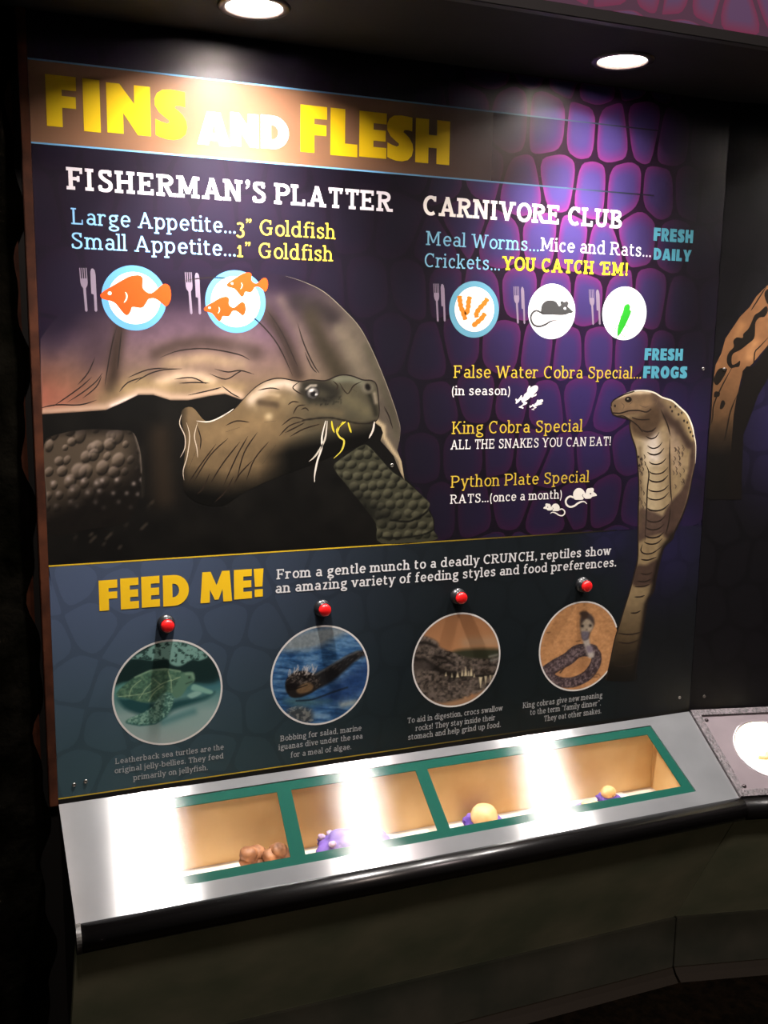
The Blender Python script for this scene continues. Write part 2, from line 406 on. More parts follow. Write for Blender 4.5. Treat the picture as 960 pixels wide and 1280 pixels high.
    if c == 'p': V(m, DSC, x); S(m, x, e, 0); bowl(m + 1.7); S(m, DSC + t); return m + 4.4, o
    if c == 'r': V(m, 0, x); S(m, x, e, 0); s(m); A(m + 1.5, 3.1, 1.4, x - hr - 3.1, 55, 170); dot(m + 2.25, x - .75, w * .5); return m + 3.1, o
    if c == 's': P([(m + 2.55, 3.9), (m + 2.0, 4.85), (m + 1.0, x - hr), (m + .2, 4.3), (m + .3, 3.3), (m + 1.4, 2.65), (m + 2.6, 2.0), (m + 2.65, 1.0), (m + 1.8, hr), (m + .8, hr - .02), (m - .05, 1.2)]); tick(m + 2.6, 3.6, 1.35); tick(m, .15, 1.35); return m + 3.6, o
    if c == 't': V(m + .4, 1.2, 6.4); A(m + 1.6, 1.3, 1.2, 1.3 - hr, 180, 310); H(x - t / 2, m - .6, m + 2.2); return m + 2.8, o
    if c == 'u': V(m, 1.9, x); V(m + 3.0, 0, x); A(m + 1.5, 1.9, 1.5, 1.9 - hr, 180, 350); S(m, x, e, 0); S(m + 3.0, x, e, 0); s(m + 3.0, 0, e); return m + 4.4, o
    if c == 'v': D(m + 1.7, 0, m, x); D(m + 1.7, 0, m + 3.4, x, .8); S(m, x, e * .7, e * .6); S(m + 3.4, x, e * .6, e * .7); return m + 4.1, o
    if c == 'w': D(m + 1.4, 0, m, x); D(m + 1.4, 0, m + 2.7, x, .8); D(m + 4.1, 0, m + 2.6, x); D(m + 4.1, 0, m + 5.4, x, .8); S(m, x, e * .7, e * .6); S(m + 5.4, x, e * .6, e * .7); return m + 6.1, o
    if c == 'y': D(m + 1.7, 0, m, x); D(m + .9, DSC, m + 3.4, x, .8); S(m, x, e * .7, e * .6); S(m + 3.4, x, e * .6, e * .7); dot(m + .5, DSC + .4, w * .55); return m + 4.1, o
    if c == 'z': H(x - t / 2, m - .3, m + 2.9); H(t / 2, m - .3, m + 3.0); D(m + .2, .2, m + 2.5, x - .2); return m + 3.6, o
    if c == '1': V(m + 1, 0, x + .2); s(m + 1, 1.0, 1.0); D(m, x - 1.2, m + .9, x + .1, .8); return m + 2.8, o
    if c == '3': A(m + 1.2, 3.6, 1.3, 1.55 - hr, 150, -80); A(m + 1.2, .2, 1.6, 2.0 - hr, 90, -150); return m + 3.4, o
    if c == '.': dot(m, w * .55); return m + .95, o
    if c == ',': comma(m, w * .55); return m + .95, o
    if c == '!': o.append(('q', [(m - w * .35, 2.0), (m + w * .35, 2.0), (m + w * .6, 7), (m - w * .6, 7)])); dot(m, w * .62); return m + 1.2, o
    if c == '’': comma(m, 6.5); return m + .8, o
    if c == '‘': dot(m, 5.6, w * .6); o.append(('q', [(m - w * .6, 5.6), (m - w * .3, 6.5), (m + w * .5, 7.2), (m + w * .6, 6.9), (m + w * .1, 6.2), (m + w * .1, 5.6)])); return m + .8, o
    if c == '”': comma(m, 6.5); comma(m + w * 1.6, 6.5); return m + w * 1.6 + 1.0, o
    if c == '“':
        for k in (0, w * 1.6): dot(m + k, 5.6, w * .6); o.append(('q', [(m + k - w * .6, 5.6), (m + k - w * .3, 6.5), (m + k + w * .5, 7.2), (m + k + w * .6, 6.9), (m + k + w * .1, 6.2), (m + k + w * .1, 5.6)]))
        return m + w * 1.6 + .9, o
    if c == '(': A(m + 2.6, 2.6, 2.5, 5.2, 128, 232, .85); return m + 1.7, o
    if c == ')': A(m - 1.9, 2.6, 2.5, 5.2, 52, -52, .85); return m + 1.4, o
    if c == '-': H(2.4, m - .4, m + 1.8); return m + 2.2, o
    return 2.2, o
def serif_text(art, text, p0, p1, cap_px, col, w=0.95, layer=6, cap_z=None):
    """text between two baseline points given in photo pixels; cap_px is the capital height at p0"""
    b0 = PW([p0])[0]; b1 = PW([p1])[0]; bt = PW([(p0[0], p0[1] - cap_px)])[0]
    sc = (bt[1] - b0[1]) / CAPH
    z0 = (b0[1] + b1[1]) / 2
    adv = 0; items = []; first = None
    for ch in text:
        a, o = glyph(ch, w)
        if ch == ' ': a = 2.7
        items.append((adv, o)); adv += a
    xs = []
    for off, o in items:
        for it in o: xs += [p[0] + off for p in it[1]]
    lo, hi = min(xs), max(xs); sx = (b1[0] - b0[0]) / (hi - lo)
    k = 0
    for off, o in items:
        k = 0
        for it in o:
            k += 1; lay = layer + (k % 12) * 0.2
            if it[0] == 'q':
                P = np.array(it[1], float)
                Q = np.stack([b0[0] + (P[:, 0] + off - lo) * sx, z0 + P[:, 1] * sc], 1)
                if len(P) == 4: art.add(Q, [(0, 1, 2, 3)], col, lay)
                else: art.poly(Q, col, lay, px=False)
            else:
                P = np.asarray(it[1], float); T = np.gradient(P, axis=0); T /= np.linalg.norm(T, axis=1)[:, None] + 1e-9
                ww = w * it[2] * (0.76 + 0.24 * np.abs(T[:, 1])) / 2
                Nn = np.stack([-T[:, 1], T[:, 0]], 1)
                A = np.concatenate([P + Nn * ww[:, None], P - Nn * ww[:, None]]); n = len(P)
                Q = np.stack([b0[0] + (A[:, 0] + off - lo) * sx, z0 + A[:, 1] * sc], 1)
                art.add(Q, [(i, i + 1, n + i + 1, n + i) for i in range(n - 1)], col, lay)
def arc(cx, cy, rx, ry, a0, a1, n=14):
    th = np.radians(np.linspace(a0, a1, n)); return [(cx + rx * math.cos(k), cy + ry * math.sin(k)) for k in th]
def fat(c):
    """poster letter in a unit box: outer loop, holes"""
    if c == 'F': return [(0, 0), (.52, 0), (.52, .38), (.98, .38), (.98, .61), (.52, .61), (.52, .73), (1, .73), (1, 1), (0, 1)], []
    if c == 'I': return [(0, 0), (1, 0), (1, 1), (0, 1)], []
    if c == 'N': return [(0, 0), (.37, 0), (.37, .42), (.70, 0), (1, 0), (1, 1), (.63, 1), (.63, .62), (.30, 1), (0, 1)], []
    if c == 'S': return [(.95, .985), (.95, .68)] + [(.80, .70), (.66, .695), (.62, .645), (.72, .60), (.86, .52), (.97, .40), (1, .27), (.95, .13), (.80, .03), (.58, -.01), (.34, -.005), (.14, .03), (.03, .06), (.03, .385), (.20, .34), (.38, .31), (.46, .34), (.45, .385), (.32, .44), (.14, .53), (.02, .66), (.01, .79), (.09, .91), (.26, .99), (.52, 1.01), (.75, 1.0)], []
    if c == 'A': return [(0, 0), (.33, 0), (.37, .14), (.64, .14), (.68, 0), (1, 0), (.70, 1), (.30, 1)], [[(.43, .36), (.57, .36), (.50, .66)]]
    if c == 'D': return [(0, 0), (.40, 0)] + arc(.42, .5, .58, .5, -90, 90) + [(0, 1)], [[(.36, .28)] + arc(.40, .5, .22, .22, -90, 90, 9) + [(.36, .72)]]
    if c == 'L': return [(0, 0), (1, 0), (1, .27), (.54, .27), (.54, 1), (0, 1)], []
    if c == 'E': return [(0, 0), (1, 0), (1, .24), (.52, .24), (.52, .38), (.97, .38), (.97, .62), (.52, .62), (.52, .76), (1, .76), (1, 1), (0, 1)], []
    if c == 'H': return [(0, 0), (.38, 0), (.38, .36), (.62, .36), (.62, 0), (1, 0), (1, 1), (.62, 1), (.62, .65), (.38, .65), (.38, 1), (0, 1)], []
    if c == 'M': return [(0, 0), (.29, 0), (.30, .42), (.45, .08), (.57, .08), (.70, .42), (.72, 0), (1, 0), (.93, 1), (.69, 1), (.51, .55), (.33, 1), (.07, 1)], []
    if c == '!': return [(.12, .36), (.88, .36), (1, 1), (0, 1)], None
    if c == 'R': return [(0, 0), (.40, 0), (.40, .33), (.60, 0), (1, 0), (.74, .38)] + arc(.52, .68, .45, .32, -55, 90, 12) + [(0, 1)], [[(.40, .55)] + arc(.42, .665, .16, .115, -90, 90, 7) + [(.40, .78)]]
    if c == 'Y': return [(.32, 0), (.68, 0), (.68, .38), (1, 1), (.64, 1), (.50, .64), (.36, 1), (0, 1), (.32, .38)], []
    if c == 'O': return arc(.5, .5, .5, .51, 0, 348, 30), [arc(.5, .5, .13, .22, 0, 340, 18)]
    if c == 'G': return [(.97, .88)] + arc(.52, .5, .52, .51, 55, 300, 24) + [(1, .1), (1, .55), (.55, .55), (.55, .36), (.64, .36), (.64, .28)] + arc(.58, .5, .22, .24, 270, 90, 12) + [(.80, .70), (.92, .64)], []
def fat_word(art, letters, col, layer=6):
    """letters: (char, left top px, right bottom px) boxes in photo pixels"""
    for ch, tl, br in letters:
        a = PW([tl])[0]; b = PW([br])[0]
        outer, holes = fat(ch)
        f = lambda q: [(a[0] + x * (b[0] - a[0]), b[1] + y * (a[1] - b[1])) for x, y in q]
        art.poly(f(outer), col, layer, px=False, holes=[f(h) for h in (holes or [])])
        if ch == '!': art.poly(f([(.08, 0), (.92, 0), (.92, .27), (.08, .27)]), col, layer, px=False)
def fat_line(art, text, tl, bl, tr, col, widths, layer=6, gap=0.07):
    """a short poster word stretched between its corner pixels"""
    a = PW([tl])[0]; b = PW([bl])[0]; c = PW([tr])[0]
    tot = sum(widths) + gap * (len(text) - 1); s = (c[0] - a[0]) / tot; x = a[0]
    for ch, w in zip(text, widths):
        outer, holes = fat(ch)
        f = lambda q: [(x + p * w * s, b[1] + y * (a[1] - b[1])) for p, y in q]
        art.poly(f(outer), col, layer, px=False, holes=[f(h) for h in (holes or [])])
        x += (w + gap) * s

# ------------------------------------------------------------------ structure
PX0, PX1, PZ0, PZ1 = -0.158, 0.9425, -0.148, SOFFIT_Z
M['black'] = mat('black_paint', (17, 16, 15), 0.6, bump=(60, 0.1, 0.001))
M['soffit'] = mat('soffit_paint', (24, 23, 22), 0.8, spec=0.2, bump=(90, 0.2, 0.001), noise=(9, (21, 20, 19), (27, 25, 24)))
M['rock'] = mat('dark_rock', (20, 17, 14), 0.95, spec=0.0, bump=(22, 0.8, 0.01), noise=(18, (2, 2, 1), (8, 7, 5)))
M['wood'] = mat('stained_wood', (88, 48, 30), 0.5, spec=.2, noise=(40, (48, 24, 14), (74, 40, 24)))
M['carpet'] = mat('dark_carpet', (20, 15, 9), 0.95, spec=0.05, bump=(400, 0.6, 0.003), noise=(60, (13, 10, 6), (30, 23, 14)))
bm = bmesh.new(); box(bm, -1.3, 2.6, -2.6, 0.7, FLOOR_Z - 0.05, FLOOR_Z)
tag(obj('floor', bm, M['carpet']), kind='structure')
bm = bmesh.new(); box(bm, -1.3, 1.6, 0.019, 0.06, FLOOR_Z, 1.4)
tag(obj('wall_back', bm, M['black']), kind='structure')
bm = bmesh.new(); box(bm, -1.3, 1.9, -0.25, 0.06, SOFFIT_Z, SOFFIT_Z + 0.012)
# openings for the downlights are covered by their own housings, so cut round holes
soff = obj('ceiling', bm, M['soffit']); tag(soff, kind='structure')
for (lx, ly, k) in LAMPS:
    cb = bmesh.new(); bmesh.ops.create_cone(cb, segments=48, radius1=0.0405, radius2=0.0405, depth=0.2, cap_ends=True)
    bmesh.ops.translate(cb, verts=cb.verts[:], vec=(lx, ly, SOFFIT_Z))
    me = bpy.data.meshes.new('hole'); cb.to_mesh(me); cb.free()
    cut = bpy.data.objects.new('hole', me); COL.objects.link(cut)
    md = soff.modifiers.new('hole', 'BOOLEAN'); md.object = cut; md.operation = 'DIFFERENCE'; md.solver = 'EXACT'
    bpy.context.view_layer.update()
    dg = bpy.context.evaluated_depsgraph_get()
    nm = bpy.data.meshes.new_from_object(soff.evaluated_get(dg))
    soff.modifiers.clear(); soff.data = nm
    bpy.data.objects.remove(cut); bpy.data.meshes.remove(me)
# rough dark rock face to the left of the exhibit
nx, nz = 70, 110
vs = []; fs = []
for j in range(nz + 1):
    for i in range(nx + 1):
        x = -1.3 + (1.3 - 0.180) * i / nx; z = FLOOR_Z + (SOFFIT_Z - FLOOR_Z) * j / nz
        n = float(fbm(np.array([x * 9.0]), np.array([z * 9.0]), 3, 5)[0])
        k = min(1.0, (-0.180 - x) / 0.10)
        edge = 0.007 * math.sin(z * 30) + 0.004 * math.sin(z * 67 + 1)
        vs.append((x + (edge + .002 if i == nx else 0), 0.012 - 0.075 * n * k - 0.004, z))
for j in range(nz):
    for i in range(nx):
        a = j * (nx + 1) + i; fs.append((a, a + 1, a + nx + 2, a + nx + 1))
me = bpy.data.meshes.new('wall_left'); me.from_pydata(vs, [], fs)
tag(link('wall_left', me, M['rock'], smooth=True), kind='structure')
# wooden edge strips beside the panel
bm = bmesh.new(); box(bm, -0.1705, PX0 - 0.0005, -0.006, 0.018, DESK_Z, SOFFIT_Z, 0.0012)
tag(obj('trim_1', bm, M['wood']), kind='structure')
bm = bmesh.new(); box(bm, -0.196, -0.1785, 0.0105, 0.0185, DESK_Z, SOFFIT_Z, 0.001)
tag(obj('trim_2', bm, M['wood']), kind='structure')

# header above the soffit, printed with pale magenta scales
hd = thing('header_panel', 'purple scale-printed header board along the front edge of the dark soffit', 'sign', (0.3, -0.25, SOFFIT_Z))
bm = bmesh.new(); box(bm, -1.3, 1.9, -0.262, -0.2505, SOFFIT_Z + 0.008, 1.5); obj('header_board', bm, M['black'], hd)
bm = bmesh.new(); box(bm, -1.3, 1.9, -0.2635, -0.2502, SOFFIT_Z - 0.003, SOFFIT_Z + 0.010, 0.001)
obj('edge_molding', bm, M['black'], hd)

# ------------------------------------------------------------------ the printed panel
def cell_loops(x0, x1, z0, z1, dx, dz, seed, jit=0.27, inset=0.004, rounds=2):
    """rounded reptile-scale outlines: Voronoi cells of a jittered brick grid, shrunk and rounded"""
    r = random.Random(seed); S = []
    nr = int((z1 - z0) / dz) + 4; nc = int((x1 - x0) / dx) + 4
    for j in range(nr):
        for i in range(nc):
            S.append((x0 + (i - 1.5 + (0.5 if j % 2 else 0)) * dx + r.uniform(-jit, jit) * dx, z0 + (j - 1.5) * dz + r.uniform(-jit, jit) * dz))
    S = np.array(S); out = []
    for k, p in enumerate(S):
        if not (x0 - dx * .6 < p[0] < x1 + dx * .6 and z0 - dz * .6 < p[1] < z1 + dz * .6): continue
        near = np.argsort(np.hypot((S[:, 0] - p[0]) / dx, (S[:, 1] - p[1]) / dz))[1:16]
        P = [np.array((p[0] + a * dx * 2, p[1] + b * dz * 2)) for a, b in ((-1, -1), (1, -1), (1, 1), (-1, 1))]
        for q in S[near]:
            n = (q - p); L = np.linalg.norm(n); n = n / L; m = L / 2 - inset
            Q = []
            for a, b in zip(P, P[1:] + P[:1]):
                da, db = (a - p) @ n - m, (b - p) @ n - m
                if da <= 0: Q.append(a)
                if da * db < 0: Q.append(a + (b - a) * da / (da - db))
            P = Q
            if len(P) < 3: break
        if len(P) < 3: continue
        for _ in range(rounds):
            Q = []
            for a, b in zip(P, P[1:] + P[:1]): Q += [a * .80 + b * .20, a * .20 + b * .80]
            P = Q
        P = np.array(P); P[:, 0] = np.clip(P[:, 0], x0, x1); P[:, 1] = np.clip(P[:, 1], z0, z1)
        out.append((P.mean(0), P))
    return out
def scale_cells(a, loops, kf, bg, rim, mid, core, layer):
    """fill each outline with rings of ink from its rim to its core"""
    for c, P in loops:
        n = len(P); rings = [P, c + (P - c) * .84, c + (P - c) * .55]
        V = np.concatenate(rings + [c[None]]); k = kf(V[:, 0], V[:, 1])[:, None]; base = bg(V[:, 0], V[:, 1])
        ink = np.concatenate([np.tile(rim, (n, 1)), np.tile(mid, (n, 1)), np.tile(core, (n, 1)), np.array([core])]).astype(float)
        f = [(i, (i + 1) % n, n + (i + 1) % n, n + i) for i in range(n)] + [(n + i, n + (i + 1) % n, 2 * n + (i + 1) % n, 2 * n + i) for i in range(n)] + [(2 * n + i, 2 * n + (i + 1) % n, 3 * n) for i in range(n)]
        a.add(V, f, base * (1 - k) + ink * k, layer)
def sstep(x, a, b): t = np.clip((x - a) / (b - a), 0, 1); return t * t * (3 - 2 * t)
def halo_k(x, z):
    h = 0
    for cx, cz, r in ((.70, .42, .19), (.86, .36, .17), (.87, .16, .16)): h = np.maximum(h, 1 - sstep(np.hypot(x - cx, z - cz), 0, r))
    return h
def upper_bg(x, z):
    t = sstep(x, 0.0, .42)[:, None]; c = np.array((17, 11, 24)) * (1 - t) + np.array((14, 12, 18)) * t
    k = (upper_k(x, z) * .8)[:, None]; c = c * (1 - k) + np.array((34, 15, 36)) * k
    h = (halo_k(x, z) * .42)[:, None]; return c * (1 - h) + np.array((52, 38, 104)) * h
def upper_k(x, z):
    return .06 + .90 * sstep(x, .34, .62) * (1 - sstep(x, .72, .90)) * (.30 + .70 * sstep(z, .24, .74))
def grid_fill(a, x0, x1, z0, z1, st, colf, layer):
    nx = int((x1 - x0) / st) + 1; nz = int((z1 - z0) / st) + 1
    gx, gz = np.meshgrid(np.linspace(x0, x1, nx), np.linspace(z0, z1, nz)); gx = gx.ravel(); gz = gz.ravel()
    a.add(np.stack([gx, gz], 1), [(j * nx + i, j * nx + i + 1, (j + 1) * nx + i + 1, (j + 1) * nx + i) for j in range(nz - 1) for i in range(nx - 1)], colf(gx, gz), layer)
M['board'] = mat('dark_laminate_board', (16, 14, 18), 0.36, spec=0.4)
a = Art()
hbg = lambda x, z: np.tile((108, 78, 104), (len(x), 1)).astype(float)
grid_fill(a, -.2, 1.9, SOFFIT_Z + .011, 1.35, .05, hbg, .3)
scale_cells(a, cell_loops(-.2, 1.9, SOFFIT_Z + .011, 1.35, .050, .085, 8, .2, .0035), lambda x, z: np.ones(len(x)), hbg, (150, 72, 112), (142, 84, 122), (122, 96, 140), .6)
for v_ in a.v: v_[:, 1] -= .2621
a.build('scale_print', hd, 'pale magenta scale print')
panel = thing('information_panel', 'large printed feeding panel with tortoise and cobra artwork behind the lit counter', 'sign', (0.392, 0.0, PZ0))
bm = bmesh.new(); box(bm, PX0, PX1, 0.0, 0.018, PZ0, PZ1)
bo = obj('board', bm, None, panel)
def world_origin(o):
    off = Vector(o.parent.location)
    o.data.transform(Matrix.Translation(off)); o.location = -off
bo.data.materials.append(M['board'])
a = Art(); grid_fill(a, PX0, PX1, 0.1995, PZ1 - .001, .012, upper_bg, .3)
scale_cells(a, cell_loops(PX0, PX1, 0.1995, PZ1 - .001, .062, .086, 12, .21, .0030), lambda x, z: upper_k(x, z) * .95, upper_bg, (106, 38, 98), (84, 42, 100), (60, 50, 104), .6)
a.build('scale_artwork', panel, 'dark purple print of reptile scales')

# lower blue-grey band
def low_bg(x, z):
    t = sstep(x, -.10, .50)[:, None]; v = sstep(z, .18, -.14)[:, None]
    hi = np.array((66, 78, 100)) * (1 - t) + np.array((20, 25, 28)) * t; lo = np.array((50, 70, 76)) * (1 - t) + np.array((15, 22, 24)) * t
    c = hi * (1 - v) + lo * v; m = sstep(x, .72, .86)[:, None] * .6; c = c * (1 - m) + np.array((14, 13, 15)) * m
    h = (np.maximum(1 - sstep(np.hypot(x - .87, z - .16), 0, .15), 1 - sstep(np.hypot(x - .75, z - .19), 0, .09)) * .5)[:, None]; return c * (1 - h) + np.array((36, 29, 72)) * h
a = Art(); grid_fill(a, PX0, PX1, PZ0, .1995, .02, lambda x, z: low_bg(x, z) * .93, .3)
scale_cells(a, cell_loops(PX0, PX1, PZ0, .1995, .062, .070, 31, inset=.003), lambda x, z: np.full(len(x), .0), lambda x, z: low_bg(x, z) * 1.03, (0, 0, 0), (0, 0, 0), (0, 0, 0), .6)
a.build('lower_band', panel, 'blue grey band across the foot of the panel')
a = Art(); a.add([(PX0, PZ0), (PX1, PZ0), (PX1, -.1412), (PX0, -.1412)], [(0, 1, 2, 3)], (14, 13, 11), 1.5); a.build('shadow_gap_strip', panel, 'black strip painted as the shadow gap along the foot')  # paints the dark shadow gap between panel and counter
def gold_line(z, x1, h, fade0, col=(196, 164, 40)):
    a = Art(); n = 40; xs = np.linspace(PX0, x1, n)
    P = np.concatenate([np.stack([xs, np.full(n, z - h / 2)], 1), np.stack([xs, np.full(n, z + h / 2)], 1)])
    k = np.clip((x1 - xs) / max(x1 - fade0, 1e-6), 0.0, 1)[:, None]
    c = np.array(col) * k + np.array((20, 20, 24)) * (1 - k)
    a.add(P, [(i, i + 1, n + i + 1, n + i) for i in range(n - 1)], np.concatenate([c, c]), 3); return a
gold_line(0.1995, 0.764, 0.0020, 0.25).build('gold_rule', panel)
gold_line(-0.1395, 0.70, 0.0018, 0.20, (176, 150, 40)).build('gold_rule', panel)
# brown title band with pale blue rules
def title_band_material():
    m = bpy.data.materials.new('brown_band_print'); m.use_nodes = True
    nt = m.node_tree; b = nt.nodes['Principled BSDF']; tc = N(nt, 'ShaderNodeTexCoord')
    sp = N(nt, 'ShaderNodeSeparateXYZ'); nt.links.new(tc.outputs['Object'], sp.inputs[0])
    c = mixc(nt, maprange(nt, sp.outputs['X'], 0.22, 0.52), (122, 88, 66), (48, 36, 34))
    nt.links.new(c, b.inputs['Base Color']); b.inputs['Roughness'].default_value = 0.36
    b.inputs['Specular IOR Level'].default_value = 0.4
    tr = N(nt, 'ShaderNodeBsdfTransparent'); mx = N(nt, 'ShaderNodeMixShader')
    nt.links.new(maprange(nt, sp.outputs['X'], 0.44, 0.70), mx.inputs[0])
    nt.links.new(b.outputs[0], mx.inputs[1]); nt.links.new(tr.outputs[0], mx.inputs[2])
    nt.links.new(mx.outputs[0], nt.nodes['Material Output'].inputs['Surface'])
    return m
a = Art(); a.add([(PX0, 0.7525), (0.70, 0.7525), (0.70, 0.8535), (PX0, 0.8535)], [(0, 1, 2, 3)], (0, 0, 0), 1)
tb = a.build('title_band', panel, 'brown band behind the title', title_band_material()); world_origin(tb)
for z in (0.7525, 0.8535):
    gold_line(z, 0.80, 0.0022, 0.30, (112, 172, 216)).build('blue_rule', panel)

YEL = (232, 196, 28); WHT = (236, 233, 228); LBL = (124, 176, 222); TEAL = (72, 140, 158)
def boxes(s, ox, oy, sc):
    return [(c, (ox + x0 / sc, oy + y0 / sc), (ox + x1 / sc, oy + y1 / sc)) for c, x0, y0, x1, y1 in s]
a = Art(); fat_word(a, boxes([('F', 60, 46, 209, 298), ('I', 232, 66, 318, 317), ('N', 341, 84, 549, 334), ('S', 562, 112, 717, 354)], 40, 80, 3.692), YEL)
a.build('title_lettering', panel, 'large yellow lettering reading FINS')
a = Art()
fat_word(a, [('A', (246, 138), (288, 183.5)), ('N', (288, 140), (323, 185)), ('D', (326, 143), (361, 188))], (244, 240, 232))
a.build('title_lettering', panel, 'smaller white lettering reading AND')
a = Art(); fat_word(a, boxes([('F', 259, 70, 372, 283), ('L', 388, 84, 502, 297), ('E', 512, 97, 626, 304), ('S', 630, 113, 741, 317), ('H', 754, 128, 896, 331)], 300, 110, 3.4286), (224, 186, 24))
a.build('title_lettering', panel, 'large yellow lettering reading FLESH')
a = Art(); fat_word(a, boxes([('F', 36, 153, 103, 252), ('E', 110, 146, 175, 247), ('E', 182, 140, 247, 241), ('D', 256, 136, 347, 235), ('M', 384, 125, 494, 222), ('E', 500, 117, 562, 213), ('!', 568, 113, 602, 207)], 110, 670, 2.743), (222, 180, 30))
a.build('slogan_lettering', panel, 'yellow lettering reading FEED ME!')
# slab serif headings and menu lines
a = Art(); serif_text(a, 'FISHERMAN’S PLATTER', (83.3, 236.2), (490.8, 265.4), 28.0, (214, 208, 214), 1.45)
a.build('heading_lettering', panel, 'white heading reading FISHERMAN’S PLATTER')
a = Art(); serif_text(a, 'CARNIVORE CLUB', (530.9, 269.7), (775, 284.8), 24.6, (232, 226, 220), 1.5)
a.build('heading_lettering', panel, 'white heading reading CARNIVORE CLUB')
a = Art()
serif_text(a, 'Large Appetite...', (89, 280.2), (294.5, 291.9), 20.4, LBL, 0.88)
serif_text(a, '3” Goldfish', (296.3, 292.0), (419.4, 299.1), 19.4, (206, 178, 58), 0.88)
serif_text(a, 'Small Appetite...', (90.2, 310.7), (294.5, 320.5), 20.4, LBL, 0.88)
serif_text(a, '1” Goldfish', (296.3, 320.6), (416.1, 327.2), 19.2, (206, 178, 58), 0.88)
a.build('menu_lettering', panel, 'blue and yellow goldfish menu lines')
a = Art()
serif_text(a, 'Meal Worms...', (532.2, 306.5), (673.2, 314.1), 17.6, (112, 164, 188), 0.88)
serif_text(a, 'Mice and Rats...', (675.3, 314.0), (813.3, 320.8), 16.6, (226, 224, 228), 0.88)
serif_text(a, 'Crickets...', (531.6, 334.0), (624.6, 337.8), 17.4, (112, 164, 188), 0.88)
serif_text(a, 'YOU CATCH ‘EM!', (627.3, 338.0), (784.2, 344.4), 17.2, (246, 208, 40), 1.4)
a.build('menu_lettering', panel, 'worm, mouse and cricket menu lines')
a = Art(); serif_text(a, 'False Water Cobra Special...', (566.5, 473.0), (801, 472.6), 15.6, (198, 172, 58), 0.84)
serif_text(a, '(in season)', (565.5, 493.6), (636.6, 494.3), 11.6, (222, 218, 214), 0.98)
a.build('menu_lettering', panel, 'yellow False Water Cobra Special line with white note')
a = Art(); serif_text(a, 'King Cobra Special', (564.4, 542.8), (728, 539.3), 15.6, (198, 172, 58), 0.84)
serif_text(a, 'ALL THE SNAKES YOU CAN EAT!', (563, 562.3), (763, 556.5), 12.0, (222, 220, 216), 0.98)
a.build('menu_lettering', panel, 'yellow King Cobra Special line with white note')
a = Art(); serif_text(a, 'Python Plate Special', (563, 609.4), (736.3, 602.9), 14.9, (198, 170, 60), 0.84)
serif_text(a, 'RATS...(once a month)', (562.4, 628.7), (701.3, 624.2), 11.4, (222, 220, 216), 0.98)
a.build('menu_lettering', panel, 'yellow Python Plate Special line with white note')
a = Art(); serif_text(a, 'From a gentle munch to a deadly CRUNCH, reptiles show', (345.5, 723.6), (763.5, 694.0), 12.6, (205, 205, 205), 1.15)
serif_text(a, 'an amazing variety of feeding styles and food preferences.', (345.5, 741.0), (770, 708.5), 12.6, (205, 205, 205), 1.15)
a.build('intro_lettering', panel, 'two white lines about feeding styles beside the slogan')
def fresh(t1, q1, w1, t2, q2, w2, label):
    a = Art(); fat_line(a, t1, *q1, TEAL, w1); fat_line(a, t2, *q2, TEAL, w2); a.build('stamp_lettering', panel, label)
fresh('FRESH', ((817.5, 284.4), (817.5, 300.9), (866.8, 287.2)), (.5, .56, .5, .52, .58), 'DAILY', ((817.5, 309.8), (817.5, 324.6), (864.6, 311.6)), (.58, .66, .28, .44, .66), 'teal poster lettering reading FRESH DAILY')
fresh('FRESH', ((806.1, 435.2), (806.1, 450.2), (853.9, 436.0)), (.5, .56, .5, .52, .58), 'FROGS', ((804.4, 457.5), (804.4, 472.8), (859.4, 457.8)), (.48, .56, .62, .58, .52), 'teal poster lettering reading FRESH FROGS')
CAP = (150, 152, 152)
for label, rows in (('white caption about sea turtles', [('Leatherback sea turtles are the', (144, 955.4), (279.4, 936.3)), ('original jelly-bellies. They feed', (144, 966.3), (279.4, 948)), ('primarily on jellyfish.', (166.3, 974.7), (259.7, 962.9))]),
                    ('white caption about marine iguanas', [('Bobbing for salad, marine', (350.2, 926.7), (451.5, 912.9)), ('iguanas dive under the sea', (348, 937.2), (453.1, 923.3)), ('for a meal of algae.', (363.3, 946.8), (438.9, 936.4))]),
                    ('white caption about crocs swallowing rocks', [('To aid in digestion, crocs swallow', (509.2, 903.8), (628.3, 888.3)), ('rocks! They stay inside their', (519.2, 913.3), (618.7, 900.3)), ('stomach and help grind up food.', (510.3, 924.2), (625.8, 909.2))]),
                    ('white caption about king cobras', [('King cobras give new meaning', (653.3, 884.5), (752.5, 872.5)), ('to the term “family dinner”.', (662.5, 893.3), (750.8, 882.2)), ('They eat other snakes.', (680, 901.2), (751.3, 892))])):
    a = Art()
    for t, p0, p1 in rows: serif_text(a, t, p0, p1, 6.9, CAP, 0.98)
    a.build('caption_lettering', panel, label)

# ------------------------------------------------------------------ tortoise artwork
RIM = [(50.8, 518.2), (94, 515.5), (132, 512.8), (153.8, 503.4), (172.7, 493.9), (191.7, 493.9), (213.4, 500.6), (235, 500.6), (262, 495.2), (281, 492.5), (300, 499.3)]
tort = None
a = Art()
BODY = [(52, 514), (100, 511), (150, 500), (190, 491), (240, 497), (290, 490), (330, 470), (470, 520), (496, 560), (507, 598), (530, 622), (543, 650), (543, 675.5), (400, 685.6), (200, 698.4), (60.5, 707)]
def f_body(q):
    q.noise(30, .5, 3)
    q.soft([(176, 560), (178, 620)], 2.0, (40, 36, 30), .5)
    for k in range(16):
        x = 85 + 9 * k % 100; y = 620 + (k * 37) % 66
        q.soft([(x, y + 8), (x + 3, y), (x + 9, y - 6)], .6, (52, 46, 38), .8)
    q.soft([(200, 545), (205, 620)], 16, (44, 34, 24), .6)
a.paint(BODY, f_body, (13, 12, 10), 4.0, 2, smooth=0)
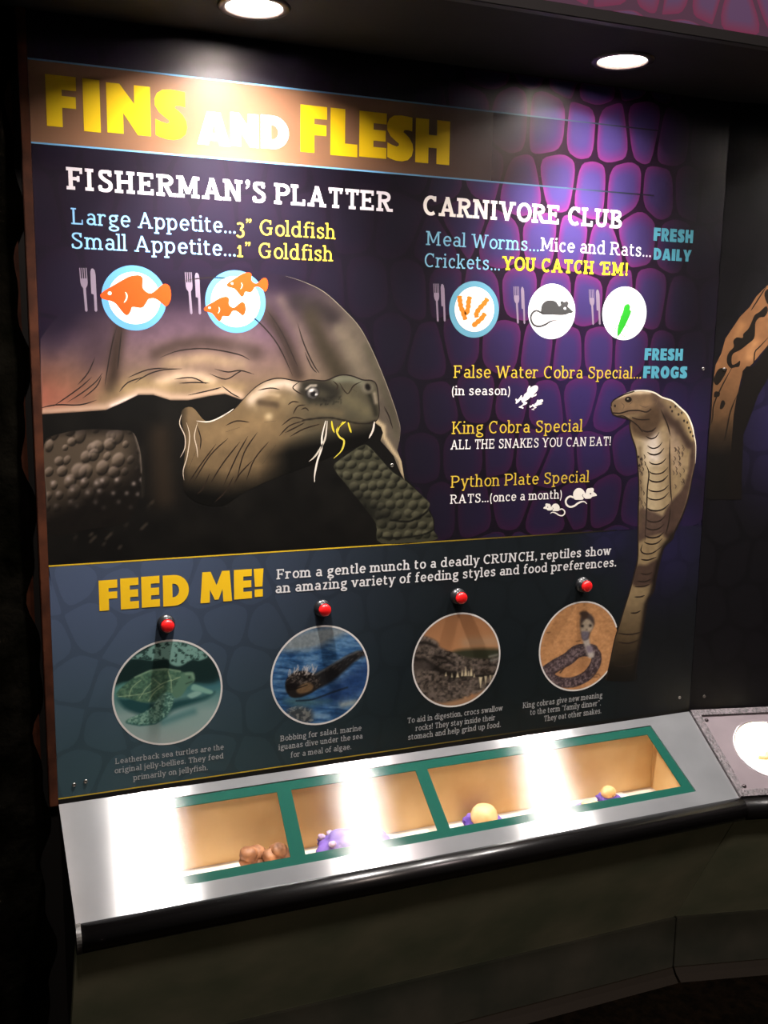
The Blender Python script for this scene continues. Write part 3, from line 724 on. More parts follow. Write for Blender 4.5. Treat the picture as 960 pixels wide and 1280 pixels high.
tort = a.build('tortoise_illustration', panel, 'printed giant tortoise, its dark underside')

SHELL = [(50.5, 424), (66, 402), (90, 378), (120, 360), (160, 346), (205, 339), (250, 336), (300, 337), (335, 340), (357, 345), (380, 352.5), (405, 365), (430, 387.5), (450, 410), (466, 440), (480, 473), (489, 497), (496, 518), (500.2, 535), (499, 552), (496.5, 563),
         (502, 577), (506, 601), (500, 590), (492, 570), (482, 558), (475.5, 551), (478.8, 541), (476, 534), (468, 528), (400, 512), (330, 503)] + RIM[::-1]
def f_shell(q):
    X, Y = q.X, q.Y
    t = np.clip((Y - 345) / 150, 0, 1)
    q.blend(np.clip((t - .05) / .45, 0, 1), (112, 93, 102))
    q.blend(np.clip((t - .5) / .4, 0, 1) * .9, (138, 120, 98))
    q.blend(np.clip((160 - X) / 110, 0, 1) * np.clip((Y - 430) / 60, 0, 1), (158, 110, 94))
    q.blend(np.clip((X - 370) / 70, 0, 1), (104, 96, 86))
    q.blend(np.clip((392 - Y - np.clip((130 - X) * .5, 0, 60) * -1) / 56, 0, 1) * np.clip((345 - X) / 60, 0, 1) * .95, (24, 16, 33))
    # scute ridges and hollows
    q.soft([(90, 400), (120, 410), (118, 440)], 26, (72, 58, 66), .65)
    q.soft([(152, 398), (146, 435), (139, 486)], 9, (66, 54, 46), .85)
    q.soft([(128, 500), (150, 488), (178, 474)], 12, (150, 134, 104), .5)
    q.soft([(196, 442), (222, 431), (255, 427), (290, 431), (318, 440)], 10, (76, 64, 58), .8)
    q.soft([(210, 455), (255, 448), (300, 454)], 10, (160, 142, 116), .7)
    q.soft([(200, 478), (225, 470), (250, 471), (265, 478)], 8, (196, 176, 154), .9)
    q.soft([(160, 488), (180, 482), (220, 486), (270, 484), (300, 486)], 8, (158, 140, 110), .7)
    q.soft([(322, 376), (342, 402), (358, 428), (372, 468)], 10, (66, 56, 50), .85)
    q.soft([(330, 372), (305, 400), (300, 440)], 16, (128, 112, 110), .4)
    q.soft([(352, 375), (372, 410), (395, 462)], 9, (126, 114, 100), .5)
    q.soft([(372, 376), (395, 382), (416, 397)], 13, (58, 51, 52), .9)
    q.soft([(388, 396), (404, 432), (424, 468)], 14, (66, 60, 48), .85)
    q.soft([(424, 412), (440, 440), (462, 478)], 9, (118, 110, 96), .7)
    q.soft([(458, 432), (474, 470), (490, 515), (496, 545)], 5, (92, 88, 74), .7)
    q.noise(26, .10, 5); q.noise(7, .05, 8); q.gamma(1.42)
    top = [(50.5, 424), (66, 402), (90, 378), (120, 360), (160, 346), (205, 339), (250, 336), (300, 337), (335, 340)]
    d = dist_poly(X, Y, top); q.blend(np.exp(-(d / 30) ** 2) * np.clip((352 - X) / 40, 0, 1) * np.clip((X - 40) / 60 + .3, 0, 1), (21, 14, 29))
    # rim
    q.soft([(x, y - 4) for x, y in RIM], 5.0, (176, 150, 126), .75)
    q.soft([(140, 508), (158, 500), (171, 496)], 3.0, (226, 206, 196), .8)
    q.soft([(470, 526), (479, 533), (480, 546), (490, 562), (500, 575), (504, 594)], 3.0, (170, 152, 118), .9)
    ink = (44, 34, 30)
    q.soft([(x, y) for x, y in RIM], 1.0, ink, .8)
def px(a, pts, w, col, lay=4, tp=(.15, .15)): a.stroke(pts, w, col, lay, tp)
a = Art(); a.paint(SHELL, f_shell, (44, 33, 50), 2.2, 3, smooth=0)
INK = (30, 24, 22)
for L in ([(47, 511), (70, 506), (100, 506), (121, 500)], [(66, 508), (84, 496), (103, 482), (115, 471)], [(84, 503), (104, 490), (120, 477), (128, 466)], [(97, 481), (110, 466), (119, 446)], [(103, 498), (120, 484), (127, 470)],
          [(146, 408), (138, 440), (131, 482)], [(152, 412), (149, 440), (147, 462)], [(143, 412), (136, 450)], [(200, 447), (225, 438), (260, 436), (298, 443), (312, 450)], [(160, 472), (185, 462), (210, 460)], [(168, 479), (185, 468), (205, 462), (228, 461)],
          [(149, 490), (160, 478), (180, 471)], [(262, 467), (282, 474), (297, 466), (303, 463)], [(268, 461), (285, 465), (300, 463), (318, 468)], [(218, 474), (240, 472), (258, 480)], [(224, 479), (245, 478), (262, 479)], [(235, 494), (262, 488), (277, 484)], [(277, 482), (290, 492), (300, 497)],
          [(300, 384), (326, 405), (348, 432), (366, 470)], [(334, 388), (352, 415), (372, 458)], [(340, 400), (362, 448)], [(372, 404), (380, 430), (392, 456), (399, 466)], [(381, 440), (389, 458), (396, 466)], [(480, 508), (486, 520), (491, 536)], [(482, 520), (487, 530)],
          [(222, 352), (262, 347), (300, 350), (330, 360)]):
    px(a, L, 1.5, INK)
a.stroke([(357, 345), (380, 352.5), (405, 365), (430, 387.5), (450, 410), (466, 440), (480, 473), (489, 497), (496, 518), (500.2, 535), (499, 552)], 1.0, (104, 96, 84), 4, (.2, .2))
a.build('shell', tort, 'grey brown domed shell')

# scaly legs
def bumps(q, cents, hi, lo):
    X, Y = q.X, q.Y
    for (cx, cy, rx, ry, an, k) in cents:
        c, s = math.cos(an), math.sin(an); dx = X - cx; dy = Y - cy
        u = (dx * c + dy * s) / rx; v = (-dx * s + dy * c) / ry; r = np.hypot(u, v)
        w = np.clip((1.15 - r) / .3, 0, 1)
        d = (dx * .55 + dy * .85) / max(rx, ry)
        q.blend(w * np.clip(.25 - d * .9, 0, .85) * k, hi)
        q.blend(np.clip(1 - np.abs(r - 1.0) / .24, 0, 1) * np.clip(d * 1.6, 0, 1) * .95, lo)
        q.blend(w * np.clip(d * .9, 0, .5), lo)
LEG = [(55, 556), (77, 541.7), (113, 536.5), (148, 537.5), (165, 539.6), (173, 554), (177.5, 579), (176, 610), (168, 640), (150, 655), (110, 662), (62, 668), (58, 620)]
r1 = random.Random(5); cents = []
for j in range(8):
    for i in range(9):
        x = 56 + 15.5 * i + (7.5 if j % 2 else 0) + r1.uniform(-5, 5); y = 540 + 15.5 * j + r1.uniform(-4.5, 4.5) + abs(x - 110) * .03
        big = r1.uniform(.55, 1.12) * (1.0 if 85 < x < 150 else .8)
        cents.append((x, y, r1.uniform(6.2, 8.2) * big, r1.uniform(7.5, 10.5) * big, r1.uniform(.2, .6), np.clip(1.35 - (y - 560) / 90, .3, 1)))
def f_leg(q):
    X, Y = q.X, q.Y
    t = np.clip((Y - (592 - (X - 110) * .42)) / 40, 0, 1)
    bumps(q, cents, (140, 126, 114), (26, 22, 18))
    q.blend(t * .93, (20, 17, 14)); q.blend(np.clip((548 - Y) / 14, 0, 1) * .8, (18, 15, 13))
    q.blend(np.clip((X - 152) / 22, 0, 1) * .7, (24, 21, 18))
    q.gamma(1.2)
    for (x, y, rx, ry, an, k) in cents:
        if 600 < y < 640: q.soft([(x - 2, y - 3)], 2.6, (150, 136, 128), .75 * max(0, 1 - (y - 600) / 45))
    q.soft([(168, 542), (175, 565), (177, 590)], 1.2, (96, 86, 76), .7)
a = Art(); a.paint(LEG, f_leg, (82, 72, 60), 1.3, 3); a.build('leg', tort, 'scaly near foreleg')
LEG2 = [(417, 583), (433, 568.8), (449.6, 558), (460, 557), (477, 575), (491, 590), (505.8, 600), (524.6, 616.7), (537, 629), (535.5, 637.5), (541, 648), (542, 662.5), (543, 675.3), (476.7, 679.2), (470, 655), (452, 630), (432, 605)]
r1 = random.Random(9); cents2 = []
for j in range(10):
    for i in range(12):
        x = 415 + 12.5 * i + (6 if j % 2 else 0) + r1.uniform(-2.5, 2.5); y = 558 + 12.2 * j + r1.uniform(-2.5, 2.5)
        cents2.append((x, y, r1.uniform(4.8, 6.4), r1.uniform(4.6, 6), r1.uniform(-.4, .8), 1.0))
def f_leg2(q):
    X, Y = q.X, q.Y
    bumps(q, cents2, (92, 90, 72), (16, 16, 12))
    d = (Y - 583) - (X - 417) * .62
    q.gamma(1.15)
    q.blend(np.clip((d - 2) / 32, 0, 1) * np.clip((660 - Y) / 20, 0, 1) * .92, (13, 13, 11))
    q.line([(488, 650), (510, 652), (528, 644), (536, 637)], 2.2, (14, 14, 11))
    q.line([(478, 672), (505, 672), (530, 668), (542, 662)], 2.0, (14, 14, 11))
a = Art(); a.paint(LEG2, f_leg2, (60, 59, 46), 1.3, 3); a.build('leg', tort, 'scaly far foreleg folded to the right')

HEAD = [(226, 517), (240, 509), (258, 527), (278.3, 520), (291.5, 512.7), (307.5, 495.2), (322, 482), (336.7, 474.8), (351.3, 472.8), (374.6, 476.8), (389, 474.6), (406.7, 475.7), (424.2, 469), (438.8, 469.6), (453.3, 474.8), (464, 475.5), (470.8, 482), (473.8, 508.3), (473.2, 521), (468, 530),
        (466, 545), (447.5, 557), (421, 567.5), (392, 580), (350, 595), (307.5, 614), (278, 632), (249, 629), (231.7, 616), (228.5, 596), (231.7, 552)]
def f_head(q):
    X, Y = q.X, q.Y
    q.blend(np.clip((X - 345) / 60, 0, 1), (82, 78, 64))
    q.soft([(315, 500), (335, 483), (356, 479), (372, 484)], 8, (196, 180, 164), .85)
    q.soft([(322, 510), (345, 502), (362, 500)], 9, (150, 134, 106), .5)
    q.soft([(325, 503), (345, 506)], 5, (78, 66, 52), .85)
    q.soft([(318, 495), (332, 492), (348, 494)], 3, (172, 156, 132), .5)
    q.soft([(336, 521)], 5, (206, 192, 160), .8)
    q.soft([(258, 545), (300, 535), (330, 530)], 14, (142, 122, 92), .6)
    q.soft([(240, 520), (246, 560)], 7, (120, 104, 82), .6)
    q.soft([(382, 482), (402, 482), (418, 490)], 8, (40, 38, 33), .85)
    q.soft([(378, 490), (388, 500), (408, 500), (420, 494)], 6, (44, 42, 36), .8)
    q.soft([(420, 474), (438, 473), (452, 478)], 5, (118, 118, 102), .8)
    q.soft([(434, 500), (446, 506), (456, 514)], 10, (104, 98, 78), .8)
    q.soft([(462, 494), (467, 505), (470, 518)], 3.5, (36, 34, 28), .7)
    q.soft([(468, 492), (470, 503)], 2.5, (150, 140, 124), .8)
    q.soft([(392, 512), (425, 516)], 6, (112, 100, 78), .6)
    q.soft([(396, 532), (425, 534), (445, 534)], 8, (88, 78, 60), .7)
    # chin and throat sink into dark print
    d = Y - (556 - (X - 380) * .22)
    q.blend(np.clip((d + 14) / 20, 0, 1) * np.clip((X - 322) / 40, 0, 1), (15, 14, 11))
    q.blend(np.clip((Y - 588 + np.abs(X - 285) * .15) / 36, 0, 1), (15, 14, 11))
    q.blend(np.clip((236 - X) / 10, 0, 1) * .6, (24, 20, 16))
    q.noise(9, .07, 4); q.gamma(1.30)
    # mouth, eye and nostril
    ink = (24, 20, 16)
    q.line([(378, 526), (384, 524.5), (409.6, 522), (430, 525.5), (446, 529), (461, 529), (468, 526)], 2.0, ink)
    q.ell(390.6, 490.4, 8.6, 8.2, (22, 20, 18), 1, 0, .15)
    q.ell(390.8, 491.0, 6.0, 6.0, (120, 116, 110), 1, 0, .3)
    q.ell(391.6, 492.4, 4.4, 4.2, (18, 16, 16), 1, 0, .25)
    q.ell(389.4, 488.0, 2.8, 1.7, (196, 192, 184), 1, -20, .5); q.ell(395.4, 493, 1.0, 1.6, (206, 202, 196), 1, 0, .4)
    q.soft([(383, 486), (388, 482), (395, 482)], 1.4, (170, 160, 144), .8)
    q.ell(459.5, 484.5, 7.2, 6.6, (96, 90, 78), .7, 0, .4); q.ell(459.8, 483.8, 3.6, 4.6, (14, 12, 10), 1, -20, .3)
    r = random.Random(2)
    for k in range(46):
        x = r.uniform(386, 428); y = r.uniform(497, 508) + (x - 386) * -.08
        q.soft([(x, y)], .8, (20, 18, 15), .9)
a = Art(); a.paint(HEAD, f_head, (116, 100, 76), 1.5, 4)
a.stroke([(278, 520), (291.5, 512.7), (307.5, 495.2), (322, 482), (336.7, 474.8), (351.3, 472.8), (374.6, 476.8), (389, 474.6), (406.7, 475.7), (424.2, 469), (438.8, 469.6), (453.3, 474.8), (464, 475.5), (470.8, 482), (473.8, 508.3), (473.2, 521), (468, 528), (459, 530)], 1.5, INK, 5, (.3, .3))
a.stroke([(245, 526), (262, 527), (280, 519), (292, 511)], 1.6, (190, 182, 170), 5, (.1, .4))
for L in ([(374.6, 477), (366, 484), (372, 490), (380, 494)], [(424, 478), (434, 492), (442, 482), (452, 477)], [(360, 506), (366, 502), (374, 503)], [(366, 518), (372, 508), (382, 506)], [(376, 512), (382, 510), (386, 514)], [(352, 532), (366, 522), (380, 524)], [(349, 545), (362, 532), (380, 526)], [(356, 541), (372, 533), (381, 528)],
          [(322, 488), (338, 485), (350, 487)], [(330, 528), (345, 526)], [(310, 545), (296, 570), (278, 610)], [(300, 552), (278, 580), (262, 606)], [(322, 540), (305, 566), (296, 600)], [(285, 548), (262, 570), (240, 606)], [(270, 555), (250, 582), (234, 606)], [(316, 575), (300, 592), (292, 606)], [(336, 552), (318, 574), (308, 600)], [(345, 556), (328, 580)],
          [(292, 595), (282, 614), (268, 628)], [(262, 592), (254, 610), (246, 618)], [(248, 556), (236, 585)], [(282, 532), (296, 526), (312, 528)], [(282, 540), (300, 534)], [(246, 532), (251, 548), (250, 562)], [(400, 530), (380, 536), (362, 546)], [(440, 486), (446, 490)], [(416, 476), (422, 482), (420, 488)], [(412, 478), (418, 484)], [(425, 479), (428, 488)]):
    px(a, L, 1.5, (34, 26, 20), 5)
for L in ([(227, 518), (224.5, 530), (231, 545), (231, 560), (225, 572)], [(233, 528), (237, 545), (234, 570), (229, 588), (230, 600)], [(247, 528), (243, 545), (246, 560), (247, 572)]):
    a.stroke(L, 1.2, (170, 156, 138), 5, (.2, .2))
hd_o = a.build('head', tort, 'wrinkled head and neck')
for L, c in (([(407, 526), (402.5, 545), (402, 560), (397, 575), (393.5, 592), (393, 603)], (196, 188, 176)), ([(409, 526), (407, 545), (403, 556), (394, 570), (386, 577)], (168, 160, 146)), ([(414.5, 526), (415.5, 534), (418, 541)], (178, 164, 44)), ([(429, 527), (421, 537), (424, 546), (430, 551), (427, 563), (417, 573)], (178, 164, 60)),
             ([(435, 528), (437, 535), (439, 541)], (178, 164, 44)), ([(432, 527), (424, 533), (422, 541)], (196, 180, 50)), ([(468, 527), (466, 538), (461, 548)], (186, 176, 164))):
    a = Art(); a.stroke(L, 2.2, c, 6, (.4, .2)); a.build('grass_strand', tort)

# ------------------------------------------------------------------ cobra artwork
COB = [(765, 503.6), (767.3, 499.7), (779, 493.4), (793, 488.8), (807, 488.4), (818, 491), (827.5, 496.6), (840, 501), (849.4, 509), (858.8, 518.4), (865, 532.5), (867.3, 543.4), (869.7, 557.5), (869, 579.4), (865, 598), (860, 623), (852.5, 645), (843, 665), (840, 673.4), (829.8, 683.6), (824.4, 701.6), (819.7, 723.4), (816.6, 739), (809.5, 750), (807.2, 762.5), (802.5, 790.6), (798.6, 812.5), (794.7, 837.5), (794, 850),
       (757, 850), (760.3, 837.5), (765, 815.6), (769, 797), (773.6, 783), (780.6, 759.4), (787, 739), (794, 712.5), (797, 698.4), (797.5, 673.4), (797.8, 640), (798.6, 610.6), (797, 579.4), (794.7, 560.6), (790, 546.6), (786.9, 532.5), (786.9, 524.7), (771, 520), (765.8, 517), (763.4, 509)]
def f_cob(q):
    X, Y = q.X, q.Y
    q.soft([(808, 560), (816, 610), (814, 650)], 15, (196, 184, 156), .6)
    q.soft([(815, 545), (818, 570)], 10, (214, 206, 198), .75)
    # head
    hd = [(763, 509), (767, 499), (790, 489), (812, 488), (824, 494), (822, 506), (812, 514), (795, 518), (770, 519)]
    q.fill(hd, (122, 104, 84), .95); q.soft([(770, 497), (790, 491), (812, 490)], 2.4, (206, 190, 164), .9)
    q.soft([(778, 506), (800, 508), (812, 502)], 6, (150, 128, 100), .6)
    q.fill([(787, 524), (800, 520), (824, 506), (826, 530), (812, 548), (798, 545), (790, 540)], (84, 68, 54), .85, 4)
    q.soft([(820, 498), (830, 512), (838, 528), (846, 540)], 6, (96, 80, 70), .8)
    # brown saddles
    for p, w in (([(832, 520), (842, 530)], 5), ([(846, 530), (854, 545), (861, 556)], 5.5), ([(858, 550), (862, 556)], 4)): q.soft(p, w, (76, 62, 54), .95)
    q.fill([(866, 552), (869, 575), (863, 605), (857, 632), (846, 660), (836, 672), (829, 668), (828, 648), (838, 628), (852, 612), (860, 590), (863, 565)], (84, 68, 60), .95, 2.0)
    q.fill([(798, 640), (806, 636), (826, 644), (836, 652), (834, 664), (808, 672), (797, 676)], (92, 76, 68), .9, 2.0)
    q.fill([(794, 708), (808, 706), (822, 700), (822, 722), (806, 733), (790, 730)], (84, 68, 60), .9, 2.0)
    q.soft([(842, 560), (846, 580)], 9, (166, 148, 128), .6); q.soft([(838, 540), (846, 556)], 6, (150, 134, 118), .6)
    q.soft([(855, 510), (862, 530), (867, 545)], 5, (176, 158, 118), .8)
    q.blend(np.clip((Y - 745) / 60, 0, 1) * .62, (58, 47, 33)); q.blend(np.clip((Y - 800) / 46, 0, 1) * .9, (24, 21, 18))
    q.soft([(842, 668), (830, 684), (824, 702), (819, 724), (815, 742), (808, 756), (804, 790), (799, 815), (795, 845)], 4.0, (24, 19, 17), .8)
    q.soft([(800, 560), (801, 620), (800, 660)], 3, (112, 96, 76), .5); q.soft([(837, 570), (838, 620)], 3, (120, 104, 84), .5)
    q.noise(5, .08, 2); q.gamma(1.32, .98)
a = Art(); a.paint(COB, f_cob, (146, 130, 102), 1.4, 4)
DK = (38, 30, 25)
a.stroke(COB[1:14], 1.8, (214, 204, 184), 5, (.5, .1)); a.stroke(COB[13:29], 2.2, (30, 24, 21), 5, (.3, .3))
a.stroke(COB[29:], 1.5, DK, 5)
a.stroke([(764, 508), (766, 501), (779, 493.6), (793, 489)], 1.5, DK, 5)
a.stroke([(765, 516), (775, 516.5), (786, 513.5), (798, 513), (808, 515), (814, 511)], 1.7, DK, 6)
a.stroke([(790, 522), (800, 524.5), (812, 524)], 1.3, DK, 6); a.stroke([(771, 520), (779, 520), (787, 524.5), (797, 532), (803, 540)], 1.5, DK, 6)
a.poly(arc(785.3, 499.3, 4.4, 3.6, 0, 345, 18), (26, 22, 18), 6); a.poly(arc(784.6, 498.6, 1.3, 1.0, 0, 330, 10), (120, 110, 90), 7)
a.poly(arc(768.6, 507.3, 1.3, 1.9, 0, 330, 10), (34, 28, 24), 6)
for L in ([(791, 496), (790, 502), (786, 506)], [(776, 503), (780, 507), (778, 512)], [(799, 506), (806, 509), (812, 507)], [(800, 494), (796, 499)], [(814, 493), (822, 500), (818, 508)]): px(a, L, 1.0, (84, 68, 52), 6)
for k, (x0, x1, y, s) in enumerate([(802, 820, 538, 5), (807, 824, 546, 8), (809, 828, 558, 8), (809, 830, 566, 8), (811, 833, 578, 8), (811, 835, 590, 8), (811, 835, 600, 8), (810, 836, 612, 8), (809, 836, 622, 9), (809, 836, 636, 8), (808, 832, 650, 8), (807, 830, 660, 7), (806, 830, 670, 7), (805, 828, 678, 7)]):
    a.stroke([(x0, y - 1), (x0 + 4, y + s * .2), ((x0 + x1) / 2 - 1, y + s * .3), (x0 + (x1 - x0) * .75, y + s * .02), (x1, y - s * .75)], 1.6 if k % 3 else 2.0, DK, 6, (.2, .2))
for L in ([(803, 680), (801, 688), (806, 692), (816, 691), (828, 682)], [(801, 699), (810, 700), (821, 696)], [(800, 716), (808, 718), (816, 715)], [(796, 726), (806, 727), (815, 723)], [(793, 733), (804, 733), (812, 730)], [(793, 746), (800, 746), (806, 744)], [(788, 766), (795, 766), (801, 763)], [(772, 791), (784, 793), (794, 792), (803, 789)], [(772, 802), (782, 804), (790, 803), (799, 799)], [(770, 818), (782, 819), (796, 813)], [(768, 832), (780, 833), (794, 829)],
          [(807, 580), (811, 592), (809, 612), (808, 640), (806, 676)], [(837, 548), (837, 575), (838, 610), (840, 630)], [(838, 634), (836, 652), (832, 668)], [(826, 512), (834, 530), (838, 545)]):
    px(a, L, 1.6, DK, 6)
r = random.Random(4)
for k in range(26):
    x = r.uniform(841, 856); y = r.uniform(556, 612); a.stroke([(x - 1.2, y - 3), (x + .8, y), (x - .3, y + 3)], 1.2, (84, 70, 56), 6, (.2, .2), smooth=3)
for k in range(20):
    x = r.uniform(799, 806); y = r.uniform(562, 650); a.stroke([(x - .8, y - 3), (x + .8, y), (x, y + 3)], 1.2, (74, 62, 50), 6, (.2, .2), smooth=3)
for x, y in [(838, 509), (844, 508), (848, 518), (852, 516), (855, 526), (859, 528), (863, 540), (866, 545), (798, 571), (801, 574), (799, 582), (840, 514), (861, 535)]: a.poly(arc(x, y, 1.3, 1.8, 0, 330, 8), (44, 36, 30), 6)
a.build('cobra_illustration', panel, 'printed rearing cobra with tan belly scales')

# ------------------------------------------------------------------ round photographs
def disc_art(bb, label, base, fn, step=1.0, clip=None, full=None):
    """bb: left, right, top, bottom of the printed circle in photo pixels"""
    l, rr, t, b = bb
    L = PW([(l, (t + b) / 2)])[0]; T = PW([((l + rr) / 2, t)])[0]; B = PW([((l + rr) / 2, b)])[0]
    R = 0.0800; c = full or (L[0] + R, (T[1] + B[1]) / 2)
    th = np.linspace(0, 2 * np.pi, 72, endpoint=False)
    ring = np.stack([c[0] + R * np.cos(th), c[1] + R * np.sin(th)], 1)
    # circle outline in photo pixels, so that the painters can work there
    P3 = np.stack([ring[:, 0] * .975 + c[0] * .025, np.zeros(72), ring[:, 1] * .975 + c[1] * .025], 1) - CAM
    q = P3 @ RC.T; pxl = np.stack([480 + F * q[:, 0] / q[:, 2], 640 + F * q[:, 1] / q[:, 2]], 1)
    if clip is not None: pxl = clip(pxl)
    a = Art(); a.paint(pxl, fn, base, step, 3, smooth=0)
    o = a.build('photo_disc', panel, label)
    a = Art()
    if clip is None: a.disc(c, R, (196, 194, 190), 4, R * .965)
    else:
        P3 = np.stack([ring[:, 0], np.zeros(72), ring[:, 1]], 1) - CAM; q = P3 @ RC.T
        k = np.stack([480 + F * q[:, 0] / q[:, 2], 640 + F * q[:, 1] / q[:, 2]], 1)
        keep = [i for i in range(72) if clip.left(k[i])]
        st = next(i for i in keep if (i - 1) % 72 not in keep)
        seq = [(st + j) % 72 for j in range(len(keep))]
        A = np.concatenate([ring[seq], np.array(c) + (ring[seq] - np.array(c)) * .965]); n = len(seq)
        a.add(A, [(i, i + 1, n + i + 1, n + i) for i in range(n - 1)], (196, 194, 190), 4)
    a.build('disc_border', o)
C1 = PW([(138.4, 866)])[0]
def f_turtle(q):
    g = lambda p: cv(p, 120, 760, 5.333)
    X, Y = q.X, q.Y
    q.blend(np.clip((Y - 862 - (X - 208) * -.06) / 30, 0, 1), (124, 150, 146)); q.blend(np.clip((Y - 905) / 24, 0, 1) * .7, (138, 148, 145))
    q.fill(g([(90, 500), (180, 390), (260, 310), (400, 225), (600, 225), (770, 300), (860, 450), (770, 510), (640, 500), (300, 490), (130, 520)]), (19, 38, 37), 1, 3)
    cor = g([(235, 335), (330, 285), (420, 230), (560, 225), (680, 270), (745, 320), (690, 350), (640, 345), (560, 388), (500, 375), (470, 340), (380, 350), (300, 340)])
    q.fill(cor, (104, 142, 132), 1, 1.2)
    m = inside(X, Y, np.array(cor)); n = fbm(X / 4, Y / 3.2, 12); q.blend(m * np.clip((.52 - n) * 8, 0, 1) * .85, (24, 46, 43))
    q.soft(g([(860, 470), (800, 520), (700, 540)]), 6, (52, 96, 108), .6)
    q.fill(g([(150, 585), (300, 615), (430, 640), (560, 610), (700, 590), (790, 560), (740, 605), (640, 640), (520, 680), (440, 735), (330, 720), (190, 670)]), (26, 62, 64), .95, 3)
    q.soft(g([(450, 760), (560, 720), (650, 690)]), 5, (70, 114, 114), .8)
    q.fill(g([(125, 540), (180, 500), (260, 510), (220, 600), (140, 590)]), (86, 138, 128), .9, 3)
    shell = g([(135, 580), (180, 520), (260, 460), (360, 415), (460, 403), (560, 420), (600, 445), (590, 520), (540, 575), (470, 600), (340, 632), (220, 605)])
    q.fill(shell, (62, 96, 78), 1, 1.2)
    m = inside(X, Y, np.array(shell)); n = fbm(X / 3, Y / 2.4, 15); q.blend(m * np.clip((n - .5) * 5, 0, 1) * .5, (112, 140, 108)); q.blend(m * np.clip((.46 - n) * 5, 0, 1) * .5, (34, 60, 50))
    q.soft(g([(260, 462), (360, 418), (460, 406), (560, 422)]), 1.1, (122, 152, 124), .8)
    q.fill(g([(565, 445), (600, 427), (650, 430), (657, 485), (612, 525), (575, 580), (530, 600), (500, 560), (540, 500)]), (78, 112, 92), 1, 1.2)
    q.soft(g([(600, 440), (640, 440), (650, 470)]), 1.4, (122, 152, 126), .7); q.soft(g([(622, 462)]), 1.5, (24, 40, 34), .9); q.soft(g([(600, 505), (640, 490)]), .8, (40, 62, 52), .8)
    q.fill(g([(650, 508), (720, 530), (778, 555), (760, 574), (690, 557), (636, 545)]), (112, 156, 142), 1, 1.2)
    q.fill(g([(610, 580), (670, 553), (705, 568), (640, 602)]), (122, 160, 150), 1, 1.2)
    flip = g([(415, 600), (450, 568), (490, 562), (516, 590), (510, 645), (470, 720), (395, 772), (290, 784), (203, 768), (212, 742), (320, 695), (380, 655)])
    q.fill(flip, (74, 114, 102), 1, 1.0); m = inside(X, Y, np.array(flip))
    n = fbm(X / 2.2, Y / 2.0, 17); q.blend(m * np.clip((n - .52) * 8, 0, 1) * .55, (150, 186, 166)); q.blend(m * np.clip((.45 - n) * 8, 0, 1) * .7, (34, 66, 60))
    q.soft(g([(205, 765), (290, 784), (395, 772), (470, 722)]), 1.0, (40, 84, 84), .7)
    for p in ([(150, 590), (260, 580), (360, 560), (430, 510), (500, 480)], [(350, 620), (390, 560), (450, 520)], [(500, 480), (480, 420)], [(500, 480), (505, 560)], [(500, 485), (560, 460)], [(220, 590), (240, 530), (300, 480)], [(290, 600), (330, 540)], [(430, 510), (380, 470)], [(330, 540), (370, 500)]): q.line(g(p), .9, (150, 172, 134), .75)
disc_art((138.4, 279.4, 801.3, 931.6), 'round photo of a green sea turtle on sand', (58, 104, 102), f_turtle, full=(0.0, 0.0))
